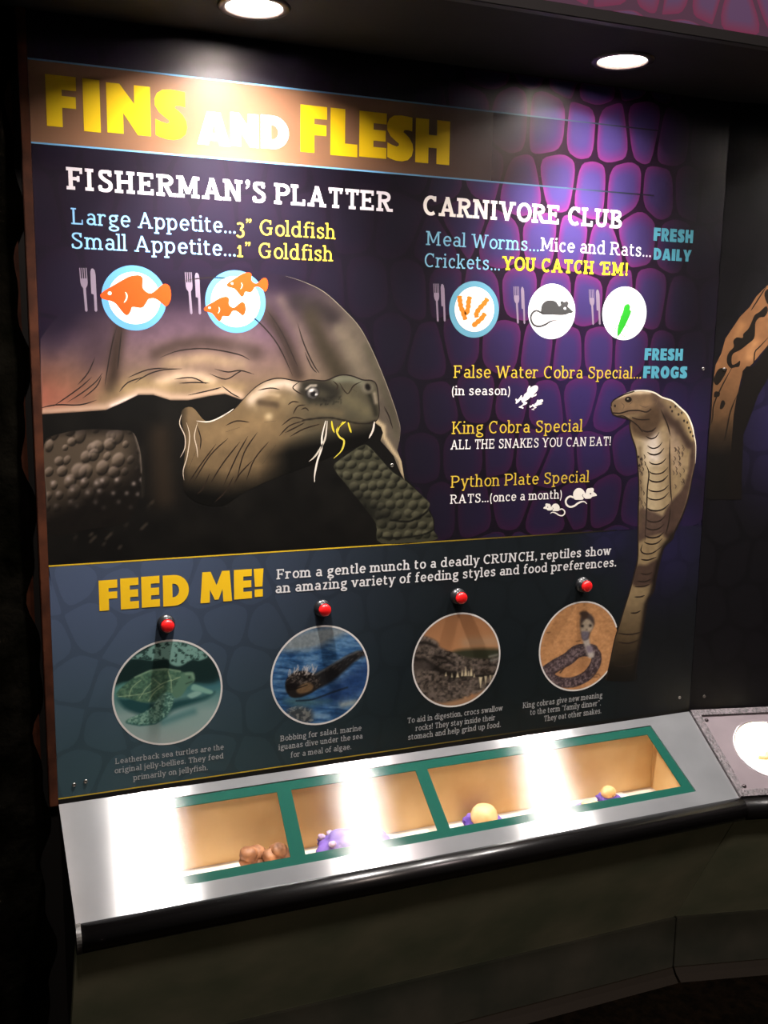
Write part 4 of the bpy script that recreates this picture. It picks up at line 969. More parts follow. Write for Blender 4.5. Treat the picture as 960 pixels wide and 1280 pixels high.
def f_iguana(q):
    g = lambda p: cv(p, 320, 745, 5.956)
    X, Y = q.X, q.Y
    n = fbm(X / 16 + Y / 30, Y / 3.6 - X / 40, 21)
    q.blend(np.clip((n - .45) * 4, 0, 1) * .7, (96, 130, 160)); q.blend(np.clip((.45 - n) * 5, 0, 1) * .7, (18, 44, 78))
    q.fill(g([(220, 320), (340, 270), (560, 225), (700, 260), (560, 330), (440, 390), (200, 410), (190, 370)]), (122, 128, 126), .85, 5)
    q.fill(g([(520, 700), (700, 560), (850, 480), (840, 640), (740, 760), (560, 800), (420, 810)]), (24, 46, 88), .7, 6)
    q.soft(g([(640, 810), (740, 790)]), 4, (138, 148, 142), .8); q.soft(g([(430, 890), (540, 900)]), 3, (110, 140, 160), .6)
    q.fill(g([(210, 780), (300, 750), (450, 770), (560, 780), (420, 820), (300, 830)]), (60, 92, 92), .7, 5)
    q.fill(g([(240, 850), (320, 825), (410, 850), (420, 930), (340, 945), (240, 890)]), (44, 46, 46), .9, 4)
    m = inside(X, Y, np.array(g([(230, 840), (320, 815), (420, 840), (430, 950), (340, 960), (230, 900)])))
    q.blend(m * np.clip((fbm(X / 3, Y / 3, 5) - .5) * 8, 0, 1) * .6, (140, 140, 132))
    q.fill(g([(420, 590), (520, 540), (640, 470), (740, 415), (840, 405), (840, 430), (760, 470), (660, 560), (560, 640), (450, 690)]), (24, 24, 25), 1, 2)
    q.soft(g([(440, 590), (540, 530), (660, 455), (760, 412)]), 1.3, (92, 88, 82), .6)
    hp = g([(216, 665), (232, 610), (280, 570), (350, 555), (410, 570), (450, 600), (480, 660), (430, 712), (340, 752), (265, 755), (228, 715)])
    q.fill(hp, (26, 23, 22), 1, 1.0); m = inside(X, Y, np.array(hp))
    n = fbm(X / 1.8, Y / 1.8, 25); q.blend(m * np.clip((n - .5) * 7, 0, 1) * .5 * np.clip((863 - Y) / 8, 0, 1), (128, 118, 108))
    q.fill(g([(330, 665), (390, 645), (425, 670), (405, 708), (330, 728), (300, 705)]), (104, 82, 56), .85, 1.5)
    q.fill(g([(230, 655), (300, 648), (330, 665), (280, 690), (235, 690)]), (14, 12, 12), .9, 1.2)
    q.line(g([(236, 700), (300, 690), (380, 662)]), 1.0, (8, 7, 7), .9)
    q.fill(g([(335, 600), (390, 588), (410, 606), (370, 622)]), (12, 10, 10), 1, 1.0); q.soft(g([(378, 602)]), .8, (150, 140, 120), .8)
    r = random.Random(3)
    for k in range(34):
        x = r.uniform(236, 450); y = r.uniform(560, 606) - (x - 240) * .10; dx = r.uniform(-12, 24); dy = r.uniform(-46, -14)
        q.soft(g([(x, y), (x + dx, y + dy)]), .5, (176, 168, 160), .75)
    for k in range(40):
        x = r.uniform(460, 830); y = 600 - (x - 450) * .50 + r.uniform(-30, 40); q.soft(g([(x, y), (x + 14, y - 12)]), .6, (70, 66, 62), .6)
    q.line(g([(300, 780), (420, 770), (560, 720), (680, 680)]), 2, (20, 28, 40), .8)
    q.noise(3.0, .14, 6)
disc_art((338, 462.2, 781.6, 905.8), 'round photo of a dark iguana swimming in blue water', (44, 82, 122), f_iguana, full=(0.2333, 0.0))
def f_croc(q):
    g = lambda p: cv(p, 490, 730, 6.0)
    X, Y = q.X, q.Y
    q.blend(np.clip((Y - 765) / 50, 0, 1) * .7, (170, 122, 82)); q.soft(g([(560, 440), (800, 430)]), 7, (150, 126, 100), .6)
    q.fill(g([(440, 520), (540, 490), (820, 490), (820, 570), (500, 570)]), (44, 46, 32), 1, 3)
    q.fill(g([(340, 890), (450, 860), (620, 830), (720, 780), (680, 880), (520, 930), (340, 930)]), (140, 108, 80), 1, 3)
    croc = g([(150, 480), (190, 400), (230, 388), (300, 410), (345, 440), (360, 475), (430, 505), (490, 525), (560, 550), (640, 560), (730, 560), (790, 545), (830, 600), (800, 690), (740, 760), (640, 820), (480, 870), (340, 890), (220, 820), (150, 700)])
    q.fill(croc, (72, 64, 57), 1, 2)
    m = np.array(inside(X, Y, np.array(croc)), float)
    n = fbm(X / 3.4, Y / 3.0, 31); q.blend(m * np.clip((n - .5) * 5, 0, 1) * .55, (124, 112, 102)); q.blend(m * np.clip((.46 - n) * 6, 0, 1) * .8, (28, 25, 22))
    for p, w in (([(160, 570), (240, 560), (290, 600)], 3), ([(300, 620), (380, 660), (470, 680)], 4), ([(440, 700), (560, 690), (640, 690), (700, 690), (800, 670)], 2.4), ([(180, 440), (260, 440), (330, 470)], 2.5), ([(320, 540), (400, 560), (470, 610)], 2)): q.soft(g(p), w, (22, 19, 17), .85)
    q.fill(g([(170, 590), (280, 590), (280, 640), (170, 640)]), (52, 46, 42), .8, 3)
    for p in ([(730, 545), (790, 530)], [(740, 575), (800, 560)]): q.soft(g(p), 1.5, (120, 120, 112), .7)
    for x, y0, y1, w in ((404, 660, 690, 14), (450, 670, 700, 12), (492, 660, 700, 22), (526, 645, 690, 16), (552, 622, 690, 22), (594, 628, 690, 20), (616, 672, 700, 12), (664, 698, 778, 26), (702, 690, 752, 20), (738, 684, 730, 14), (760, 684, 720, 10), (574, 655, 690, 12)):
        up = y0 < 690 and y1 <= 700; tip, root = (y0, y1) if x < 640 else (y1, y0)
        q.fill(g([(x - w / 2, root), (x, tip), (x + w / 2, root)]), (196, 184, 150), 1, .8, smooth=False)
    q.soft(g([(600, 838)]), 2.6, (150, 104, 70), 1); q.soft(g([(550, 852)]), 1.6, (160, 124, 90), 1)
disc_art((514.2, 626, 765, 882.7), 'round photo of crocodile jaws with white teeth', (132, 92, 62), f_croc, full=(0.4665, 0.0))
def f_cobraphoto(q):
    g = lambda p: cv(p, 640, 715, 6.0)
    X, Y = q.X, q.Y
    n = fbm(X / 5, Y / 3, 41); q.blend(np.clip((n - .5) * 3, 0, 1) * .5, (196, 148, 102)); q.blend(np.clip((.42 - n) * 5, 0, 1) * .4, (128, 92, 62))
    def rope(pts, w, c):
        d = dist_poly(X, Y, catmull(g(pts), False, 6)); k = np.clip(w / 6 / 2 + .6 - d, 0, 1); q.blend(k, c)
        nn = fbm(X / 1.9, Y / 1.9, 9); q.blend(k * np.clip((nn - .5) * 7, 0, 1) * .7, (128, 112, 112)); q.blend(k * np.clip((.45 - nn) * 6, 0, 1) * .7, (34, 26, 28))
        q.blend(k * np.clip((d - w / 6 / 2 * .55) / 3, 0, 1) * .6, (40, 30, 30))
    q.soft(g([(300, 780), (420, 700), (560, 690)]), 6, (150, 108, 74), .5)
    rope([(600, 590), (540, 585), (480, 600), (420, 650), (330, 700), (270, 740)], 95, (74, 62, 64))
    rope([(270, 740), (300, 800), (390, 830), (480, 820), (570, 770), (625, 690), (630, 620), (590, 590)], 75, (70, 58, 60))
    q.soft(g([(390, 720), (360, 755)]), 1.0, (60, 44, 36), 1)
    q.fill(g([(530, 500), (570, 480), (590, 560), (615, 610), (610, 640), (575, 640), (555, 590)]), (168, 160, 150), 1, 1.5)
    q.fill(g([(555, 560), (595, 555), (605, 595), (570, 605)]), (116, 104, 116), .9, 1.5)
    q.fill(g([(510, 360), (530, 315), (570, 305), (610, 340), (618, 390), (590, 450), (570, 500), (530, 505), (515, 440)]), (60, 50, 46), 1, 1.5)
    q.fill(g([(518, 400), (560, 350), (605, 390), (600, 430), (570, 455), (520, 450)]), (168, 154, 132), .9, 1.5)
    q.fill(g([(522, 450), (575, 450), (565, 500), (530, 508)]), (104, 98, 108), 1, 1.5)
    q.soft(g([(527, 405)]), 1.9, (18, 14, 14), 1); q.soft(g([(587, 402)]), 1.9, (18, 14, 14), 1); q.soft(g([(560, 432)]), 1.2, (110, 96, 80), 1)
    q.fill(g([(505, 310), (525, 295), (560, 296), (575, 320), (550, 345), (520, 330)]), (54, 42, 36), 1, 1.5)
    for p in ([(260, 455), (285, 452)], [(480, 520), (510, 515)], [(600, 770), (650, 765), (660, 780)], [(610, 790), (640, 785)]): q.soft(g(p), .7, (86, 60, 42), .8)
    q.noise(2.2, .10, 5)
CLIPX = [(774.5, 740), (776, 775), (773, 783), (769.5, 797), (767.5, 806), (765, 815.6), (762, 830), (760, 840), (757, 870)]
class Clip:
    def xl(s, y):
        P = np.array(CLIPX); return np.interp(y, P[:, 1], P[:, 0])
    def left(s, p): return p[0] < s.xl(p[1])
    def __call__(s, P):
        n = len(P); out = []
        for i in range(n):
            a_, b_ = P[i], P[(i + 1) % n]; la, lb_ = s.left(a_), s.left(b_)
            if la: out.append(a_)
            if la != lb_:
                t0, t1 = (0.0, 1.0)
                for _ in range(20):
                    tm = (t0 + t1) / 2
                    if s.left(a_ + (b_ - a_) * tm) == la: t0 = tm
                    else: t1 = tm
                e0 = a_ + (b_ - a_) * t0
                out.append(e0)
                if la:                                    # leaving: follow the cobra's edge until the circle comes back
                    for j in range(i + 1, i + n):
                        a2, b2 = P[j % n], P[(j + 1) % n]
                        if s.left(a2) != s.left(b2): e1 = (a2 + b2) / 2; break
                    ys = np.linspace(e0[1], e1[1], 9)[1:-1]
                    out += [np.array([s.xl(y), y]) for y in ys]
        return np.array(out)
disc_art((673, 774, 752, 863), 'round photo of a coiled cobra on sand', (168, 122, 80), f_cobraphoto, clip=Clip(), full=(0.6998, 0.0))

# ------------------------------------------------------------------ plates, cutlery and menu animals
def circ(bb):
    l, rr, t, b = bb
    cx = (l + rr) / 2; cy = (t + b) / 2
    p = PW([(l, cy), (rr, cy), (cx, t), (cx, b)])
    R = ((p[1][0] - p[0][0]) + (p[2][1] - p[3][1])) / 4
    return ((p[0][0] + p[1][0]) / 2, (p[2][1] + p[3][1]) / 2), R
FISH = [(130, 182), (136, 172), (150, 160), (200, 130), (258, 97), (290, 89), (315, 90), (327, 104), (326, 125), (326, 145), (340, 163), (365, 172), (395, 150), (415, 133), (432, 129), (450, 140), (458, 180), (451, 213), (435, 233), (420, 222), (395, 203), (375, 195), (353, 199), (345, 212), (332, 232), (318, 240), (300, 238), (277, 236), (272, 252), (260, 271), (247, 272), (232, 258), (212, 232), (192, 212), (160, 203), (138, 196)]
def fish(art, bb, ox, oy, sc):
    x0, x1, y0, y1 = bb
    m = lambda p: [(ox + (x0 + (x - 130) / 328 * (x1 - x0)) / sc, oy + (y0 + (y - 89) / 184 * (y1 - y0)) / sc) for x, y in p]
    art.poly(m(FISH), (192, 64, 18), 6, smooth=2)
    art.poly(m(arc(174, 172, 8.5, 8.5, 0, 340, 14)), (246, 240, 240), 7)
    art.stroke(m([(246, 166), (253, 182), (250, 200), (240, 215)]), 5.5 * (x1 - x0) / 328 / sc * 1.0, (246, 222, 210), 7, (.3, .3))
def plate(bb, rim, label, inner=None, wht=(236, 230, 236)):
    a = Art(); c, R = circ(bb); a.disc(c, R, rim, 4)
    if inner: a.disc(circ(inner)[0], circ(inner)[1], wht, 5)
    return a.build('plate_icon', panel, label)
g1 = lambda b: (90 + b[0] / 3.692, 90 + b[1] / 3.692, 320 + b[2] / 3.692, 320 + b[3] / 3.692)
g2 = lambda b: (530 + b[0] / 3.0968, 530 + b[1] / 3.0968, 340 + b[2] / 3.0968, 340 + b[3] / 3.0968)
p1 = plate(g1((135, 437, 44, 343)), (78, 130, 174), 'plate with one big orange fish', g1((167, 408, 74, 314)))
a = Art(); fish(a, (130, 458, 89, 273), 90, 320, 3.692); a.build('fish', p1)
p2 = plate(g1((613, 895, 67, 354)), (78, 130, 174), 'plate with two small orange fish', g1((640, 868, 95, 327)))
for bb in ((713, 905, 77, 188), (608, 802, 188, 300)):
    a = Art(); fish(a, bb, 90, 320, 3.692); a.build('fish', p2)
p3 = plate(g2((97, 290, 35, 254)), (88, 140, 160), 'plate with orange worms', g2((118, 272, 58, 231)), (232, 222, 210))
G = lambda pts: cv(pts, 530, 340, 3.0968)
for pts in ([(137, 92), (139, 112), (143, 135), (152, 158), (160, 185)], [(177, 95), (172, 118), (170, 140), (163, 165)], [(246, 103), (232, 122), (214, 142), (203, 160), (204, 176)], [(236, 160), (222, 180), (204, 196), (188, 210)]):
    a = Art(); P = catmull(G(pts), False, 4); r = random.Random(len(pts))
    L, w_ = P, 5.0
    T = np.gradient(P, axis=0); T /= np.linalg.norm(T, axis=1)[:, None]; Nn = np.stack([-T[:, 1], T[:, 0]], 1); k = np.arange(len(P))
    hw = 2.9 + .55 * np.sin(k * 2.1)
    hw[0] *= .6; hw[-1] *= .6
    out = list(P + Nn * hw[:, None]) + list((P - Nn * hw[:, None])[::-1])
    a.poly(out, (182, 108, 32), 6, smooth=2); a.build('worm', p3)
p4 = plate(g2((402, 586, 46, 259)), (222, 236, 240), 'plate with a dark grey rat', g2((408, 580, 53, 252)), (240, 238, 238))  # blue rim paled to near white, lamp overexposure painted into the ink
a = Art(); GR = (60, 60, 60)
a.poly(G([(452, 150), (456, 128), (470, 113), (492, 109), (512, 116), (522, 132), (530, 126), (526, 116), (536, 112), (542, 117), (553, 113), (560, 122), (556, 134), (578, 155), (560, 160), (548, 165), (530, 167), (500, 166), (470, 166), (456, 164)]), GR, 6, smooth=2)
a.stroke(G([(458, 160), (436, 150), (420, 158), (413, 178), (422, 202), (444, 211), (470, 203), (492, 190), (516, 188)]), 2.5, GR, 6, (1, .3))
a.poly(G(arc(545, 141, 5, 5, 0, 340, 12)), (238, 238, 238), 7)
a.build('rat', p4)
p5 = plate(g2((690, 861, 56, 264)), (222, 238, 238), 'plate with a green cricket', g2((696, 855, 63, 257)), (240, 240, 238))  # rim paled the same way, strong lamp light put into its colour
a = Art(); a.poly(G([(776, 130), (790, 123), (798, 134), (796, 146), (802, 152), (796, 170), (786, 192), (776, 212), (764, 232), (750, 250), (748, 230), (752, 206), (760, 180), (768, 158), (772, 146)]), (40, 150, 38), 6, smooth=2)
for L in ([(752, 206), (742, 216), (738, 232)], [(780, 205), (790, 214), (786, 222)], [(760, 236), (770, 246), (778, 250)], [(750, 250), (744, 258)], [(764, 170), (756, 178)]): a.stroke(G(L), .9, (96, 196, 92), 6)
a.build('cricket', p5)
def cutlery(fk, kn, S, sh):
    """fork and knife given by their boxes in the crop"""
    col = (118, 105, 120) if sh else (108, 97, 110)
    a = Art(); x0, x1, y0, y1 = fk; w = x1 - x0; h = y1 - y0
    m = lambda pts, X0, Wd: S([(X0 + x * Wd + y * h * sh * .0, y0 + y * h) for x, y in pts])
    lean = lambda pts: [(x * .70 + y * (.34 if not sh else .26), y) for x, y in pts]
    FK = [(0, 0), (.14, 0), (.14, .24), (.30, .24), (.30, 0), (.42, 0), (.42, .24), (.58, .24), (.58, 0), (.70, 0), (.70, .24), (.86, .24), (.86, 0), (1, 0), (1, .33), (.92, .40), (.68, .46), (.68, .97), (.5, 1), (.32, .97), (.32, .46), (.08, .40), (0, .33)]
    a.poly(m(lean(FK), x0, w * 1.25), col, 4); a.build('fork_icon', panel)
    a = Art(); x0, x1, y0, y1 = kn; w = x1 - x0; h = y1 - y0
    KN = [(.05, .08), (.25, .01), (.55, 0), (.85, .04), (1, .14), (1, .97), (.75, 1), (.5, .97), (.5, .60), (.05, .58)]
    a.poly(m([(x * .72 + y * .28, y) for x, y in KN], x0, w), col, 4); a.build('knife_icon', panel)
S1 = lambda p: cv(p, 90, 320, 3.692)
cutlery((33, 72, 55, 258), (82, 117, 57, 258), S1, 0); cutlery((520, 556, 75, 270), (565, 596, 77, 271), S1, 0)
cutlery((36, 59, 45, 193), (63, 84, 46, 193), G, 1); cutlery((346, 369, 56, 201), (374, 392, 57, 202), G, 1); cutlery((638, 660, 67, 206), (664, 684, 68, 205), G, 1)
# frogs
FROG = [(500, 145), (518, 160), (505, 195), (530, 165), (575, 143), (615, 145), (630, 170), (622, 215), (590, 250), (560, 285), (585, 278), (600, 262), (610, 280), (595, 300), (560, 310), (540, 325), (520, 315), (490, 345), (450, 370), (420, 385), (440, 385), (466, 395), (462, 415), (430, 435), (385, 455), (412, 470), (405, 492), (380, 482), (340, 472), (350, 455), (375, 445), (410, 415), (385, 385), (372, 355), (345, 385), (305, 415), (292, 408), (300, 385), (288, 350), (305, 338), (318, 358), (345, 335), (375, 290), (390, 300), (385, 320), (410, 315), (420, 280), (445, 255), (462, 240), (470, 200), (485, 165)]
a = Art(); a.poly(cv(FROG, 620, 470, 12), (236, 232, 228), 5, smooth=2); a.build('frog_icon', panel, 'larger white frog beside the note')
a = Art(); a.poly([(620 + (500 + (x - 288) * .60) / 12, 470 + (352 + (y - 143) * .46) / 12) for x, y in FROG], (236, 232, 228), 5, smooth=2); a.build('frog_icon', panel, 'smaller white frog')
RAT = [(500, 240), (494, 200), (500, 160), (530, 120), (570, 106), (615, 120), (645, 155), (662, 182), (668, 140), (690, 112), (718, 110), (735, 104), (765, 110), (770, 140), (765, 160), (790, 175), (812, 205), (785, 215), (745, 225), (730, 245), (690, 250), (655, 248), (640, 235), (620, 262), (560, 264), (520, 262)]
TAIL = [(500, 235), (455, 218), (412, 245), (395, 290), (412, 335), (455, 358), (510, 345), (555, 312), (610, 288), (650, 292), (675, 318)]
def rat_icon(f, w, label):
    a = Art(); a.poly(f(RAT), (226, 222, 212), 5, smooth=2); a.stroke(f(TAIL), w, (226, 222, 212), 5, (1, .3))
    a.poly(f(arc(725, 182, 11, 11, 0, 340, 10)), (50, 48, 56), 6); a.stroke(f([(628, 190), (618, 212), (640, 240)]), w * .3, (60, 56, 60), 6)
    a.build('rat_icon', panel, label)
rat_icon(lambda p: cv(p, 670, 600, 10.667), 2.3, 'larger white rat facing right')
rat_icon(lambda p: [(670 + (95 + (812 - x) * .69) / 10.667, 600 + (312 + (y - 104) * .645) / 10.667) for x, y in p], 1.6, 'smaller white rat facing left')
# screws that hold the board
M['screw'] = mat('zinc_screw', (150, 146, 140), 0.35, metal=1.0)
def screw(parent, c, nrm, r=0.0030):
    bm = bmesh.new(); c = Vector(c); n = Vector(nrm).normalized()
    lathe(bm, [(0.0005, 0.0008), (r * .55, 0.0008), (r * .55, 0.0014), (r * .9, 0.0009), (r, 0.0)], c - n * 0.0002, n, 20, cap0=True)
    obj('screw', bm, M['screw'], parent, True)
for p in ((490, 581.7), (879, 461), (849.5, 872), (92.6, 981), (107, 977)):
    q = PW([p])[0]; screw(panel, (q[0], 0, q[1]), (0, -1, 0))

# ------------------------------------------------------------------ push buttons
M['button_black'] = mat('black_plastic', (24, 24, 26), 0.32)
M['button_red'] = mat('red_plastic', (206, 22, 24), 0.35)
for (u, v), lab in zip(((207.2, 779.0), (402.2, 759.5), (571.6, 744.6), (727.2, 730.2)),
                       ('red push button in a black collar above the sea turtle photo', 'red push button in a black collar above the swimming iguana photo',
                        'red push button in a black collar above the crocodile photo', 'red push button in a black collar above the coiled cobra photo')):
    q = PW([(u, v)])[0]; c = Vector((q[0], -0.0005, q[1]))
    b = thing('push_button', lab, 'button', tuple(c), 'red push buttons on the panel')
    bm = bmesh.new(); lathe(bm, [(0.0128, 0), (0.0128, 0.003), (0.0122, 0.0042), (0.0112, 0.0046), (0.0112, 0.0125), (0.0104, 0.0140), (0.0098, 0.0140), (0.0098, 0.009)], c, (0, -1, 0), 40)
    obj('collar', bm, M['button_black'], b, True)
    bm = bmesh.new(); lathe(bm, [(0.0001, 0.0208), (0.004, 0.0206), (0.0072, 0.0198), (0.0088, 0.0184), (0.0094, 0.0165), (0.0094, 0.010)], c, (0, -1, 0), 40)
    obj('cap', bm, M['button_red'], b, True)

# ------------------------------------------------------------------ display counter
def steel_material(name, base, gloss, rough):
    """worn sheet metal: dull grey body with a brushed sheen that stretches lamp glints front to back"""
    m = bpy.data.materials.new(name); m.use_nodes = True
    nt = m.node_tree; nt.nodes.remove(nt.nodes['Principled BSDF']); tc = N(nt, 'ShaderNodeTexCoord')
    n = N(nt, 'ShaderNodeTexNoise'); n.inputs['Scale'].default_value = 16; n.inputs['Detail'].default_value = 8; n.inputs['Roughness'].default_value = .65
    nt.links.new(tc.outputs['Object'], n.inputs['Vector'])
    df = N(nt, 'ShaderNodeBsdfDiffuse'); nt.links.new(mixc(nt, maprange(nt, n.outputs['Fac'], .3, .7), tuple(int(k * .92) for k in base), base), df.inputs['Color'])
    gl = N(nt, 'ShaderNodeBsdfGlossy'); gl.distribution = 'BECKMANN'; gl.inputs['Color'].default_value = (.8, .8, .8, 1)
    gl.inputs['Roughness'].default_value = rough; gl.inputs['Anisotropy'].default_value = 0.7
    tg = N(nt, 'ShaderNodeCombineXYZ'); tg.inputs[0].default_value = 1.0; nt.links.new(tg.outputs[0], gl.inputs['Tangent'])
    mx = N(nt, 'ShaderNodeMixShader'); mx.inputs[0].default_value = gloss
    nt.links.new(df.outputs[0], mx.inputs[1]); nt.links.new(gl.outputs[0], mx.inputs[2]); nt.links.new(mx.outputs[0], nt.nodes['Material Output'].inputs['Surface'])
    return m
M['steel'] = steel_material('brushed_steel', (118, 120, 122), 0.42, 0.29)
def green_material():
    m = bpy.data.materials.new('green_print_on_glass'); m.use_nodes = True
    nt = m.node_tree; b = nt.nodes['Principled BSDF']; tc = N(nt, 'ShaderNodeTexCoord')
    n = N(nt, 'ShaderNodeTexNoise'); n.inputs['Scale'].default_value = 55; n.inputs['Detail'].default_value = 8; n.inputs['Roughness'].default_value = .7
    nt.links.new(tc.outputs['Object'], n.inputs['Vector'])
    c = mixc(nt, maprange(nt, n.outputs['Fac'], .60, .78), (8, 66, 56), (46, 100, 90))
    nt.links.new(c, b.inputs['Base Color']); b.inputs['Roughness'].default_value = 0.6; b.inputs['Specular IOR Level'].default_value = 0.05
    return m
M['green'] = green_material()
ANI = 0.75
def glass_material():
    """clear scratched sheet: light passes straight through, lamps glint off its worn surface"""
    m = bpy.data.materials.new('scratched_glass'); m.use_nodes = True
    nt = m.node_tree; out = nt.nodes['Material Output']; nt.nodes.remove(nt.nodes['Principled BSDF'])
    tc = N(nt, 'ShaderNodeTexCoord')
    tr = N(nt, 'ShaderNodeBsdfTransparent'); tr.inputs[0].default_value = (.96, .97, .96, 1)
    gl = N(nt, 'ShaderNodeBsdfGlossy'); gl.distribution = 'BECKMANN'; gl.inputs['Roughness'].default_value = 0.22; gl.inputs['Anisotropy'].default_value = ANI
    g2_ = N(nt, 'ShaderNodeBsdfGlossy'); g2_.distribution = 'BECKMANN'; g2_.inputs['Roughness'].default_value = 0.40; g2_.inputs['Anisotropy'].default_value = ANI
    tg = N(nt, 'ShaderNodeCombineXYZ'); tg.inputs[0].default_value = 1.0; nt.links.new(tg.outputs[0], gl.inputs['Tangent']); nt.links.new(tg.outputs[0], g2_.inputs['Tangent'])
    fr = N(nt, 'ShaderNodeFresnel'); fr.inputs['IOR'].default_value = 1.5
    n = N(nt, 'ShaderNodeTexNoise'); n.inputs['Scale'].default_value = 70; n.inputs['Detail'].default_value = 8; n.inputs['Roughness'].default_value = .75
    nt.links.new(tc.outputs['Object'], n.inputs['Vector'])
    bp = N(nt, 'ShaderNodeBump'); bp.inputs['Strength'].default_value = 0.12; bp.inputs['Distance'].default_value = 0.001
    nt.links.new(n.outputs['Fac'], bp.inputs['Height']); nt.links.new(bp.outputs['Normal'], gl.inputs['Normal'])
    m1 = N(nt, 'ShaderNodeMixShader'); ge = N(nt, 'ShaderNodeNewGeometry'); nt.links.new(mathn(nt, 'MULTIPLY', fr.outputs[0], mathn(nt, 'SUBTRACT', 1.0, ge.outputs['Backfacing'])), m1.inputs[0]); nt.links.new(tr.outputs[0], m1.inputs[1]); nt.links.new(gl.outputs[0], m1.inputs[2])
    m2 = N(nt, 'ShaderNodeMixShader'); nt.links.new(maprange(nt, n.outputs['Fac'], .60, .86, 0.0, 0.03), m2.inputs[0]); nt.links.new(m1.outputs[0], m2.inputs[1]); nt.links.new(g2_.outputs[0], m2.inputs[2])
    nt.links.new(m2.outputs[0], out.inputs['Surface'])
    return m
M['glass'] = glass_material()
M['rail'] = mat('black_vinyl_rail', (7, 6, 6), 0.27, bump=(120, 0.15, 0.0006))
M['base'] = mat('olive_laminate', (176, 182, 152), 0.6, noise=(7, (150, 160, 132), (190, 190, 160)), spec=.2, bump=(35, 0.08, 0.002))
M['ochre'] = mat('ochre_case_lining', (222, 184, 126), 0.7, noise=(9, (208, 166, 108), (230, 196, 142)))
M['case_floor'] = mat('pale_case_floor', (226, 214, 200), 0.7, noise=(20, (206, 190, 176), (236, 228, 218)))
UD = Vector((0, -math.cos(DESK_TILT), -math.sin(DESK_TILT))); NDV = Vector(ND)
def dsk(x, s, off=0.0): return Vector((x, 0, DESK_Z)) + UD * s + NDV * off
def to_xs(p): return (p[0], -p[1] / math.cos(DESK_TILT))
T = {k: to_xs(desk(*v)) for k, v in dict(dTL=(73.5, 1006), dBL=(94.5, 1155), dBR=(925, 998), dTR=(861, 889), fTL=(162.5, 1004.6), fBL=(170, 1119), fBR=(870, 988.5), fTR=(813.4, 907),
     p1TL=(177.3, 1014), p1TR=(346.6, 989.5), p1BR=(363.5, 1071), p1BL=(184, 1103), p2TL=(364.4, 987.3), p2TR=(519.6, 962), p2BR=(547, 1037), p2BL=(382, 1067), p3TL=(534, 959.5), p3TR=(810, 917.7), p3BR=(852, 982), p3BL=(562.8, 1034.2)).items()}
for a_, b_, c_, d_ in (('dTL', 'dTR', 'dBL', 'dBR'), ('fTL', 'fTR', 'fBL', 'fBR')):     # straighten the long edges
    s0 = (T[a_][1] + T[b_][1]) / 2; s1 = (T[c_][1] + T[d_][1]) / 2
    for k in (a_, b_): T[k] = (T[k][0], s0)
    for k in (c_, d_): T[k] = (T[k][0], s1)
pt = sum(T[k][1] for k in ('p1TL', 'p1TR', 'p2TL', 'p2TR', 'p3TL', 'p3TR')) / 6; pb = sum(T[k][1] for k in ('p1BL', 'p1BR', 'p2BL', 'p2BR', 'p3BL', 'p3BR')) / 6
for k in list(T):
    if k[0] == 'p': T[k] = (T[k][0], pt if k[2] == 'T' else pb)
S_FRONT = T['dBL'][1]
def quad(n): return [T[n + k] for k in ('TL', 'TR', 'BR', 'BL')]
def plate_solid(bm, outer, holes, o0, o1):
    """flat sheet on the counter plane with holes, between two offsets along its normal"""
    loops = [outer] + holes; tris = geometry.tessellate_polygon([[Vector((p[0], p[1], 0)) for p in l] for l in loops])
    fl = [p for l in loops for p in l]
    A = [bm.verts.new(dsk(*p, o1)) for p in fl]; B = [bm.verts.new(dsk(*p, o0)) for p in fl]
    for t in tris: bm.faces.new([A[i] for i in t]); bm.faces.new([B[i] for i in t][::-1])
    k = 0
    for l in loops:
        n = len(l)
        for i in range(n): bm.faces.new((A[k + i], A[k + (i + 1) % n], B[k + (i + 1) % n], B[k + i]))
        k += n
counter = thing('display_counter', 'sloping steel counter with three glazed specimen windows below the tortoise panel', 'counter', (0.39, -0.08, FLOOR_Z))
dq = [T['dTL'], T['dTR'], T['dBR'], T['dBL']]
grow = lambda q, e: [(q[0][0] - e, q[0][1] - e), (q[1][0] + e, q[1][1] - e), (q[2][0] + e, q[2][1] + e), (q[3][0] - e, q[3][1] + e)]
fq = quad('f')
bm = bmesh.new(); plate_solid(bm, dq, [fq], -0.003, 0.0); obj('counter_top', bm, M['steel'], counter)
win = None
bm = bmesh.new(); plate_solid(bm, grow(fq, -0.0004), [quad('p1'), quad('p2'), quad('p3')], -0.0030, -0.0018); obj('window_frame', bm, M['green'], counter)
bm = bmesh.new(); plate_solid(bm, grow(fq, -0.0003), [], -0.0014, -0.0006); obj('glass_pane', bm, M['glass'], counter)
# case lining: back wall, end walls, floor and the front board below the windows
CZ = -0.276
def wallbox(bm, pts, t):
    """vertical or level board: four corners extruded along t"""
    prism(bm, [Vector(p) for p in pts], [Vector(p) + Vector(t) for p in pts])
xl, xr = T['fTL'][0] + 0.004, T['fTR'][0] + 0.010
topz = lambda y: DESK_Z + math.tan(DESK_TILT) * y - 0.0045
bm = bmesh.new(); wallbox(bm, [(xl, -0.012, topz(-0.012)), (xr, -0.012, topz(-0.012)), (xr, -0.012, CZ), (xl, -0.012, CZ)], (0, 0.004, 0)); obj('case_back', bm, M['ochre'], counter)
for x in (xl, xr):
    bm = bmesh.new(); wallbox(bm, [(x, -0.012, topz(-0.012)), (x, -0.139, topz(-0.139)), (x, -0.139, CZ), (x, -0.012, CZ)], (-0.004 if x == xl else 0.004, 0, 0)); obj('case_end', bm, M['ochre'], counter)
for a_, b_ in (('p1TR', 'p2TL'), ('p2TR', 'p3TL')):
    pass
